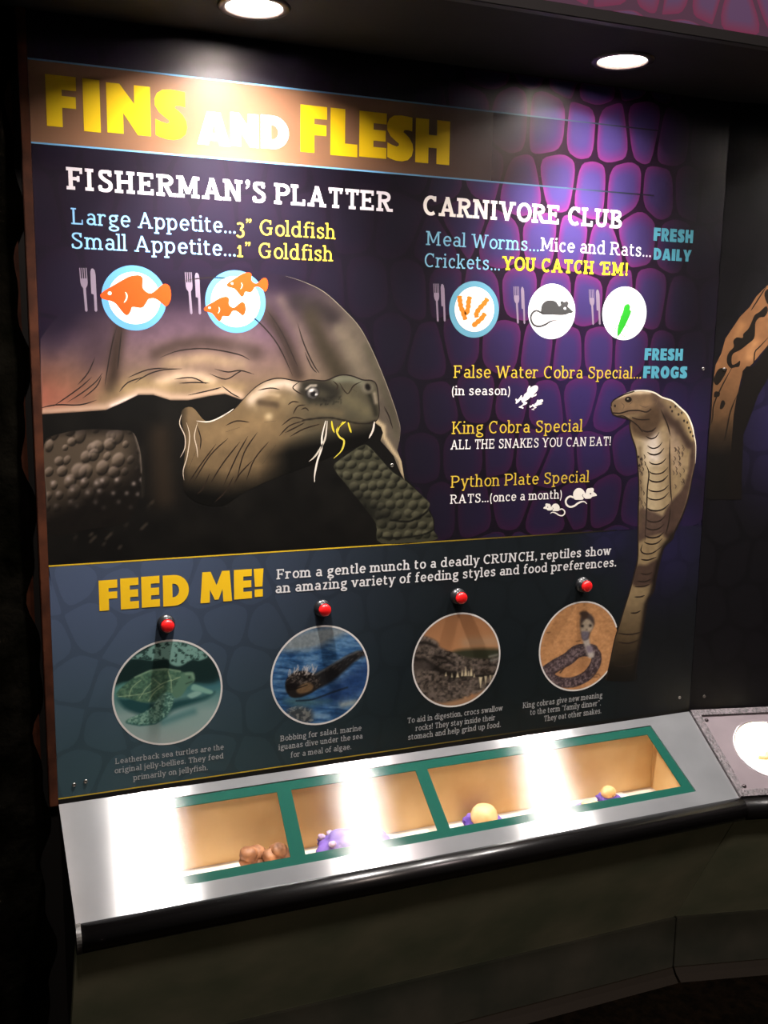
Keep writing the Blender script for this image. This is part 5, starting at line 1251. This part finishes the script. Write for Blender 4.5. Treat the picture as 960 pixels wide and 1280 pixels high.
bm = bmesh.new(); wallbox(bm, [(xl - .004, -0.008, CZ), (xr + .004, -0.008, CZ), (xr + .004, -0.142, CZ), (xl - .004, -0.142, CZ)], (0, 0, -0.004)); obj('case_floor', bm, M['case_floor'], counter)
bm = bmesh.new(); wallbox(bm, [(xl, -0.139, topz(-0.139)), (xr, -0.139, topz(-0.139)), (xr, -0.139, CZ), (xl, -0.139, CZ)], (0, -0.004, 0)); obj('case_front', bm, M['ochre'], counter)
bm = bmesh.new()
for k in range(30):
    xa = xl + .01 + (xr - xl - .02) * k / 30; xb = xa + (xr - xl - .02) / 30 - .003
    wallbox(bm, [(xa, -0.1375, topz(-.1375) - .003), (xb, -0.1375, topz(-.1375) - .003), (xb, -0.1375, topz(-.1375) - .008), (xa, -0.1375, topz(-.1375) - .008)], (0, .004, 0))
obj('added_light_strip', bm, emit('added_case_glow', (255, 232, 196), 5.0), counter)  # glowing strip added to brighten the case interior
# left end panel and sloping base
fl = dsk(*T['dBL']); fr_ = dsk(*T['dBR'])
RR = 0.0185
rc = lambda x: dsk(x, S_FRONT, 0) + Vector((0, -0.006, -0.0170))
xrail1 = T['dBR'][0] - .002
bm = bmesh.new()
tube(bm, [rc(T['dBL'][0] + .006), rc(xrail1)], RR, 28); obj('handrail', bm, M['rail'], counter, True)
bm = bmesh.new(); c0 = rc(T['dBL'][0]); tube(bm, [c0 + Vector((-.0008, 0, 0)), c0 + Vector((.0055, 0, 0))], RR + .0006, 28); obj('rail_end_cap', bm, mat('worn_black_cap', (30, 29, 28), 0.45, noise=(90, (20, 19, 18), (70, 68, 64))), counter)
ybt, zbt = rc(0).y + 0.004, rc(0).z - 0.012        # top of the sloping base under the rail
ykb, zkb = 0.0, -0.5564                             # where it meets the kickboard
MIT = lambda y: 0.9425 + 0.12 * y
xbl = lambda y: PX0 - 0.045 * y
bm = bmesh.new()
prism(bm, [(xbl(ybt), ybt, zbt), (MIT(ybt), ybt, zbt), (MIT(ykb), ykb, zkb), (xbl(ykb), ykb, zkb)], [(xbl(ybt), ybt + .016, zbt + .003), (MIT(ybt), ybt + .016, zbt + .003), (MIT(ykb), ykb + .012, zkb + .004), (xbl(ykb), ykb + .012, zkb + .004)])
obj('sloping_front', bm, M['base'], counter)
bm = bmesh.new()
prism(bm, [(PX0 + .002, 0.012, DESK_Z - .004), tuple(dsk(T['dBL'][0] + .002, S_FRONT - .004, -.004)), (T['dBL'][0] + .002, ybt + .01, zbt), (PX0 + .002, ykb + .012, zkb)],
      [(PX0 + .008, 0.012, DESK_Z - .004), tuple(dsk(T['dBL'][0] + .008, S_FRONT - .004, -.004)), (T['dBL'][0] + .008, ybt + .01, zbt), (PX0 + .008, ykb + .012, zkb)])
obj('end_panel', bm, M['black'], counter)
M['kick'] = mat('kickboard_laminate', (66, 68, 58), 0.6, noise=(10, (58, 62, 52), (78, 77, 66)))
bm = bmesh.new(); box(bm, PX0, 0.9405, -0.006, 0.012, -0.6585, zkb + .0005, .001); obj('kickboard', bm, M['kick'], counter)
M['cove'] = mat('brown_cove_base', (36, 29, 14), 0.7)
bm = bmesh.new(); prism(bm, [(PX0, 0.012, -0.6585), (PX0, -0.008, -0.6585), (PX0, -0.014, -0.668), (PX0, -0.030, FLOOR_Z), (PX0, 0.012, FLOOR_Z)], [(0.941, 0.012, -0.6585), (0.939, -0.008, -0.6585), (0.939, -0.014, -0.668), (0.936, -0.030, FLOOR_Z), (0.941, 0.012, FLOOR_Z)])
obj('cove_base', bm, M['cove'], counter)

# ------------------------------------------------------------------ specimens lying in the case
M['tan'] = mat('tan_model_skin', (226, 188, 134), 0.5, noise=(40, (206, 160, 104), (236, 204, 156)), bump=(60, .15, .002))
M['purple'] = mat('purple_cloth', (96, 62, 160), 0.8, bump=(120, .4, .002), noise=(30, (70, 42, 132), (128, 96, 184)))
M['stick'] = mat('pale_stick', (206, 172, 132), 0.7, noise=(60, (170, 128, 90), (222, 196, 160)))
M['brown'] = mat('brown_food_model', (150, 96, 62), 0.6, noise=(50, (112, 68, 44), (186, 130, 92)), bump=(60, .3, .003))
M['rose'] = mat('mauve_model', (190, 160, 190), 0.6, noise=(40, (150, 116, 160), (220, 200, 220)))
def blob(bm, c, r, seed, amp=.12, freq=60, sub=4):
    g = bmesh.ops.create_icosphere(bm, subdivisions=sub, radius=1.0)['verts']
    P = np.array([v.co for v in g]); n = fbm(P[:, 0] * 2 + seed + P[:, 2], P[:, 1] * 2 - P[:, 2] * 1.3, seed, 3) - .5
    for v, k in zip(g, n):
        d = Vector(v.co) * (1 + 2 * amp * k); v.co = Vector(c) + Vector((d.x * r[0], d.y * r[1], d.z * r[2]))
def cloth_ring(bm, c, r, h, seed):
    """low crumpled cushion of cloth"""
    blob(bm, (c[0], c[1], c[2] + h * .5), (r[0], r[1], h * .55), seed, .34, sub=5)
def item(name, lab, cat, u, v, y, group=None):
    p = hit(u, v, (0, 1, 0), y); return thing(name, lab, cat, (p[0], y, CZ), group), Vector((p[0], y, CZ))
t, p = item('food_model', 'large tan dome-shaped food model on purple cloth in the third window', 'food model', 603, 1020, -0.052)
bm = bmesh.new(); cloth_ring(bm, p + Vector((0, .004, .0003)), (.034, .026), .020, 3); obj('cloth', bm, M['purple'], t, True)
bm = bmesh.new(); lathe(bm, [(.0001, .046), (.008, .0452), (.015, .042), (.020, .036), (.0225, .028), (.0215, .020), (.017, .015), (.010, .014)], p + Vector((0, -.006, 0)), (0, 0, 1), 36); obj('cap', bm, M['tan'], t, True)
bm = bmesh.new()
for k in range(7):
    an = -2.7 + k * .38; q = p + Vector((0, -.006, 0))
    tube(bm, [q + Vector((math.cos(an) * .017, math.sin(an) * .017, .017)), q + Vector((math.cos(an) * .026, math.sin(an) * .024, .012)), q + Vector((math.cos(an) * .031, math.sin(an) * .028, .004))], [.0022, .0019, .0010], 8)
obj('fringe', bm, M['rose'], t, True)
t, p = item('food_model', 'small round tan food model on purple cloth, furthest right in the third window', 'food model', 760, 986, -0.055)
bm = bmesh.new(); cloth_ring(bm, p + Vector((.004, 0, .0002)), (.022, .018), .024, 8); obj('cloth', bm, M['purple'], t, True)
bm = bmesh.new(); blob(bm, p + Vector((0, -.002, .029)), (.0135, .012, .011), 5, .05); obj('body', bm, M['tan'], t, True)
bm = bmesh.new(); 
for dx in (-.003, .004): blob(bm, p + Vector((.004 + dx, -.0135, .027)), (.0012, .0009, .0012), 2, 0, sub=2)
obj('speck', bm, M['brown'], t, True)
t, p = item('food_model', 'pale oval food model lying left of the small round one in the third window', 'food model', 744, 994, -0.068)
bm = bmesh.new(); lathe(bm, [(.0001, -.021), (.006, -.019), (.0105, -.011), (.0118, 0), (.0105, .011), (.006, .018), (.0001, .020)], p + Vector((-.004, 0, .014)), (.85, -.15, -.25), 28); obj('body', bm, mat('pale_tan_skin', (228, 192, 150), .5, noise=(40, (212, 168, 120), (236, 206, 168))), t, True)
bm = bmesh.new(); cloth_ring(bm, p + Vector((-.016, .010, .0002)), (.016, .012), .016, 15); obj('cloth', bm, M['purple'], t, True)
t, p = item('specimen_cloth', 'crumpled purple cloth heap in the middle window', 'cloth', 440, 1052, -0.075)
bm = bmesh.new(); cloth_ring(bm, p + Vector((0, 0, .0003)), (.054, .030), .050, 21); obj('cloth', bm, M['purple'], t, True)
bm = bmesh.new()
r = random.Random(6)
for k in range(14): blob(bm, p + Vector((r.uniform(-.050, .004), r.uniform(-.012, .016), .040 + r.uniform(-.008, .006))), (.006, .005, .005), k, .3, sub=3)
obj('crumb', bm, M['rose'], t, True)
st = thing('stick', 'pale bent stick resting on the purple heap in the middle window', 'stick', (p.x + .02, p.y, CZ + .045))
bm = bmesh.new(); a0 = p + Vector((.0, -.012, .052)); tube(bm, [a0, a0 + Vector((.010, -.003, .0035)), a0 + Vector((.022, -.008, .0)), a0 + Vector((.032, -.012, -.007))], [.0038, .0034, .0032, .0026], 12); obj('twig', bm, M['stick'], st, True)
bm = bmesh.new(); tube(bm, [a0 + Vector((.002, 0, .001)), a0 + Vector((-.001, .003, .008)), a0 + Vector((-.004, .004, .011))], [.0028, .0022, .0015], 10); obj('knot', bm, M['stick'], st, True)
r = random.Random(11)
for (u, v, lab) in ((318, 1046, 'brown lumpy food model at the right of the first window'), (345, 1058, 'brown lumpy food model in the right corner of the first window'), (190, 1075, 'reddish brown food model at the far left of the first window')):
    t, p = item('food_model', lab, 'food model', u, v, -0.07)
    bm = bmesh.new()
    for k in range(6): blob(bm, p + Vector((r.uniform(-.012, .012), r.uniform(-.010, .010), .012 + .006 * k)), (.014, .012, .011), k + int(u), .25, sub=3)
    obj('lump', bm, M['brown'], t, True)
    bm = bmesh.new(); cloth_ring(bm, p + Vector((0, 0, .0003)), (.026, .02), .010, int(u)); obj('cloth', bm, M['rose'], t, True)

# ------------------------------------------------------------------ the next bay on the right
def rpt(d, h, z): return CORNER + RDIR * d + RNRM * h + np.array([0, 0, z])
RN3 = RNRM
def rightpx(pts):
    """photo pixels -> (distance along, z) on the next panel"""
    out = []
    for u, v in pts:
        p = hit(u, v, RNRM, RNRM @ CORNER); out.append(((p - CORNER) @ RDIR, p[2]))
    return np.array(out)
ang = math.atan2(RDIR[1], RDIR[0])
def rlocal(o):
    """turn an object written in (along, -out, z) axes into place"""
    o.matrix_world = Matrix.Translation(Vector(CORNER)) @ Matrix.Rotation(ang, 4, 'Z')
rp = thing('information_panel', 'dark adjoining panel with a patterned brown python, angled at the right edge', 'sign')
rlocal(rp)
bm = bmesh.new(); box(bm, 0.0008, 0.62, 0.0, 0.018, PZ0, PZ1)
me = bpy.data.meshes.new('board'); bmesh.ops.recalc_face_normals(bm, faces=bm.faces[:]); bm.to_mesh(me); bm.free()
me.materials.append(M['board'])
o = bpy.data.objects.new('board', me); COL.objects.link(o); o.parent = rp
def rbg(x, z):
    h = ((1 - sstep(np.hypot(x - .22, z - .40), 0, .26)) * .75)[:, None]; return np.array((11, 10, 12)) * (1 - h) + np.array((38, 31, 74)) * h
a = Art(); grid_fill(a, .0012, .618, PZ0, PZ1 - .001, .02, rbg, .3)
scale_cells(a, cell_loops(.0012, .618, PZ0, PZ1 - .001, .060, .080, 77), lambda x, z: np.full(len(x), 0.0), lambda x, z: rbg(x, z) * 1.25, (0, 0, 0), (0, 0, 0), (0, 0, 0), .6)
scale_a = a
PLANE = rightpx
def rbuild(a, name, label=None):
    V = np.concatenate(a.v); V[:, 0] = np.clip(V[:, 0], .0012, .6175); C = np.concatenate(a.c)
    me = bpy.data.meshes.new(name); me.from_pydata(V.tolist(), [], a.f); me.update()
    ca = me.color_attributes.new('ink', 'FLOAT_COLOR', 'POINT'); L = np.ones((len(C), 4)); L[:, :3] = lin(np.clip(C, 0, 255)); ca.data.foreach_set('color', L.ravel())
    me.materials.append(M['ink']); o = bpy.data.objects.new(name, me); COL.objects.link(o); o.parent = rp
    if label: o['label'] = label
    return o
rbuild(scale_a, 'scale_artwork', 'near black print of reptile scales')
g = lambda p: cv(p, 860, 340, 4.92)
PY = g([(2300, -640), (1900, -640), (1500, -560), (1200, -470), (900, -330), (640, -120), (560, 20), (480, 90), (420, 150), (380, 215), (320, 275), (270, 350), (230, 410), (205, 500), (170, 570), (158, 660), (150, 760), (142, 900), (130, 1000), (122, 1120), (115, 1280), (115, 1400), (250, 1400), (260, 1280), (262, 1120), (275, 950), (300, 780), (320, 680), (335, 620), (400, 560), (440, 510), (500, 440), (640, 330), (900, 120), (1200, -40), (1500, -120), (1900, -160), (2300, -160)])
def f_py(q):
    q.soft(g([(330, 330), (300, 400)]), 6, (160, 116, 74), .5); q.soft(g([(400, 450), (380, 520)]), 8, (168, 122, 80), .6)
    q.blend(np.clip((q.Y - 450) / 90, 0, 1) * .75, (46, 36, 24)); q.blend(np.clip((q.Y - 520) / 50, 0, 1) * .94, (12, 11, 10))  # body darkens downward, the weaker light painted into its colour
    q.noise(7, .12, 3)
a = Art(); a.paint(PY, f_py, (112, 78, 50), 2.0, 3, smooth=0)
BK = (22, 18, 14)
for P in ([(500, 100), (470, 130), (480, 180), (500, 200), (560, 170), (580, 90)], [(480, 210), (440, 245), (410, 265), (390, 310), (370, 350), (340, 380), (335, 405), (300, 402), (278, 425), (282, 460), (255, 490), (240, 520), (240, 560), (262, 590), (290, 585), (315, 580), (320, 545), (300, 560), (272, 570), (268, 530), (280, 500), (320, 480), (365, 445), (405, 410), (412, 360), (415, 310), (440, 280), (470, 275), (490, 240)],
          [(620, 60), (700, -20), (820, -60), (860, -10), (760, 60), (680, 150)], [(900, -190), (1000, -250), (1140, -260), (1120, -180), (980, -120)], [(1000, 20), (1100, -60), (1240, -90), (1200, -30), (1060, 50)],
          [(215, 590), (185, 600), (160, 650), (160, 680), (180, 695), (210, 660), (240, 600)], [(165, 735), (195, 740), (190, 765), (160, 768)], [(205, 795), (220, 790), (228, 810), (212, 840), (195, 838)]):
    a.poly(g(P), BK, 5, smooth=3)
a.poly(g([(1500, -120), (1200, -40), (900, 120), (640, 330), (560, 400), (490, 450), (440, 530), (400, 580), (360, 580), (335, 610), (330, 680), (300, 760), (280, 880), (272, 1000), (262, 1120), (250, 1280), (250, 1400), (330, 1400), (330, 1280), (340, 1000), (380, 900), (430, 760), (500, 640), (640, 540), (900, 330), (1200, 150), (1500, 60)]), (16, 13, 11), 4)
for L in ([(480, 90), (430, 170), (385, 240)], [(500, 395), (440, 460), (412, 490), (405, 550), (395, 580)], [(280, 570), (230, 660), (180, 760), (155, 830), (152, 890), (140, 940)], [(300, 760), (260, 860), (240, 960), (222, 1040)]): a.stroke(g(L), 1.5, BK, 6, (.2, .2))
rbuild(a, 'python_illustration', 'printed brown python with black saddle marks')
for u, v in ((905.2, 461.5), (880.3, 870.5)):
    d, z = rightpx([(u, v)])[0]
    bm = bmesh.new(); lathe(bm, [(0.0005, 0.0008), (.0017, 0.0008), (.0017, 0.0014), (.0027, 0.0009), (.003, 0.0)], (d, 0.0002, z), (0, -1, 0), 20, cap0=True)
    me = bpy.data.meshes.new('screw'); bm.to_mesh(me); bm.free(); me.materials.append(M['screw']); o = bpy.data.objects.new('screw', me); COL.objects.link(o); o.parent = rp
PLANE = PW

# counter of the next bay, in (along, -out, z) axes
rcn = thing('display_counter', 'adjoining steel counter with black pebbled trim and a glowing round window, cut by right edge', 'counter'); rlocal(rcn)
def rmesh(name, bm, m, parent=rcn, smooth=False):
    me = bpy.data.meshes.new(name); bmesh.ops.recalc_face_normals(bm, faces=bm.faces[:]); bm.to_mesh(me); bm.free()
    if smooth: me.polygons.foreach_set('use_smooth', [True] * len(me.polygons))
    me.materials.append(m); o = bpy.data.objects.new(name, me); COL.objects.link(o); o.parent = parent; return o
CT, ST = math.cos(DESK_TILT), math.sin(DESK_TILT)
def rd(d, s, off=0.0): return Vector((d, -CT * s - ST * off, DESK_Z - ST * s + CT * off))
mit = lambda s: 0.102 * s                       # the mitre runs inward towards the visitor
SF = S_FRONT
M['pebble'] = mat('black_pebbled_trim', (44, 40, 42), 0.45, bump=(260, 0.9, 0.003), noise=(220, (26, 24, 25), (92, 82, 86)))
M['steel_pink'] = steel_material('brushed_steel_inset', (128, 118, 122), 0.35, 0.32)
def sheet(bm, pts, o0, o1): prism(bm, [rd(*p, o0) for p in pts], [rd(*p, o1) for p in pts])
bm = bmesh.new(); sheet(bm, [(mit(.0) + .014, .012), (.60, .012), (.60, SF - .014), (mit(SF) + .012, SF - .014)], -.004, .0005)
top = rmesh('counter_top', bm, M['steel_pink'])
bm = bmesh.new(); sheet(bm, [(mit(0) + .0012, 0.0008), (.60, 0.0008), (.60, .013), (mit(.013) + .014, .013)], -.004, .005)
sheet(bm, [(mit(.0) + .0012, .0012), (mit(.013) + .0155, .0132), (mit(SF - .012) + .0135, SF - .013), (mit(SF) + .0012, SF)], -.004, .005)
sheet(bm, [(mit(SF - .012) + .0135, SF - .013), (.60, SF - .013), (.60, SF), (mit(SF) + .0012, SF)], -.004, .0049)
rmesh('edge_trim', bm, M['pebble'])
for (d, s) in ((mit(.02) + .023, .022), (mit(SF - .02) + .020, SF - .022)):
    bm = bmesh.new(); lathe(bm, [(.0001, .0035), (.0022, .0030), (.0034, .0016), (.0038, 0)], rd(d, s, .0005), (rd(0, 0, 1) - rd(0, 0, 0)), 20); rmesh('screw', bm, mat('dark_screw', (70, 64, 66), .35, metal=.8), smooth=True)
# round backlit window
c0 = None
def rdesk(u, v):
    n = np.array(RNRM) * ST + np.array([0, 0, CT]); k = n @ (CORNER + np.array([0, 0, DESK_Z])); p = hit(u, v, n, k); q = p - CORNER
    return (q @ RDIR, (q @ RNRM) / CT)
e1 = rdesk(914.5, 925); WR = 0.062; cw = (e1[0] + WR * .99, rdesk(940, 935)[1] + .004)
nrm = rd(0, 0, 1) - rd(0, 0, 0)
bm = bmesh.new(); lathe(bm, [(WR - .002, .0004), (WR - .002, .0022), (WR, .0026), (WR + .002, .0016), (WR + .0025, .0004)], rd(*cw), nrm, 64); rw = rmesh('window_rim', bm, M['steel_pink'], smooth=True)
bm = bmesh.new(); lathe(bm, [(.0001, .0016), (WR * .6, .0015), (WR - .002, .0008)], rd(*cw), nrm, 64); rmesh('window_glow', bm, emit('backlit_window', (255, 246, 214), 1.6), smooth=True)
bm = bmesh.new(); w0 = (cw[0] - .030, cw[1] + .020)
tube(bm, [rd(w0[0], w0[1], .0045), rd(w0[0] + .012, w0[1] + .002, .006), rd(w0[0] + .024, w0[1] - .010, .006), rd(w0[0] + .040, w0[1] - .018, .005)], [.003, .0045, .0045, .004], 12); rmesh('specimen', bm, mat('pale_specimen', (214, 190, 120), .5, noise=(60, (190, 150, 90), (236, 220, 160))), smooth=True)
rcr = lambda d: rd(d, SF, 0) + Vector((0, -0.006, -0.0170))
bm = bmesh.new(); tube(bm, [rcr(mit(SF) + .004), rcr(.60)], RR, 28); rmesh('handrail', bm, M['rail'], smooth=True)
yb, zb = rcr(0).y + .004, rcr(0).z - .012
bm = bmesh.new(); m0 = mit(-yb / CT) + .0; prism(bm, [(m0, yb, zb), (.60, yb, zb), (.60, 0, zkb), (.001, 0, zkb)], [(m0, yb + .016, zb + .003), (.60, yb + .016, zb + .003), (.60, .012, zkb + .004), (.001, .012, zkb + .004)]); rmesh('sloping_front', bm, M['base'])
bm = bmesh.new(); box(bm, .0015, .60, -.006, .012, -.6585, zkb + .0005, .001); rmesh('kickboard', bm, M['kick'])
bm = bmesh.new(); prism(bm, [(.002, .012, -.6585), (.002, -.008, -.6585), (.004, -.014, -.668), (.006, -.03, FLOOR_Z), (.002, .012, FLOOR_Z)], [(.6, .012, -.6585), (.6, -.008, -.6585), (.6, -.014, -.668), (.6, -.03, FLOOR_Z), (.6, .012, FLOOR_Z)]); rmesh('cove_base', bm, M['cove'])

# ------------------------------------------------------------------ downlights in the soffit
M['trim_ring'] = mat('bronze_trim_ring', (34, 28, 26), 0.35)
M['baffle'] = mat('white_baffle', (235, 228, 224), 0.4)
for (lx, ly, k), lab in zip(LAMPS, ('recessed round downlight with white ribbed baffle above the title, cut by top edge', 'recessed round downlight glowing in the soffit above the right half of the panel', 'recessed round downlight of the adjoining bay, beyond the right edge')):
    L = thing('recessed_downlight', lab, 'ceiling light', (lx, ly, SOFFIT_Z), 'soffit downlights')
    bm = bmesh.new(); lathe(bm, [(.0350, .004), (.0350, -.0022), (.0370, -.0034), (.0430, -.0030), (.0450, -.0012), (.0452, .0)], (lx, ly, SOFFIT_Z), (0, 0, 1), 56); obj('trim_ring', bm, M['trim_ring'], L, True)
    pr = []
    for i in range(9):
        r_ = .0350 - .0011 * i; pr += [(r_, .001 + i * .0023), (r_ - .0007, .0016 + i * .0023)]
    bm = bmesh.new(); lathe(bm, pr + [(.0252, .0235)], (lx, ly, SOFFIT_Z), (0, 0, 1), 56); obj('baffle', bm, M['baffle'], L)
    bm = bmesh.new(); lathe(bm, [(.0001, .0170), (.012, .0175), (.022, .0195), (.0250, .0225)], (lx, ly, SOFFIT_Z), (0, 0, 1), 48); obj('bulb', bm, emit('lit_bulb_%d' % int(lx * 1000), (255, 244, 236), 1450.0 * k), L, True)
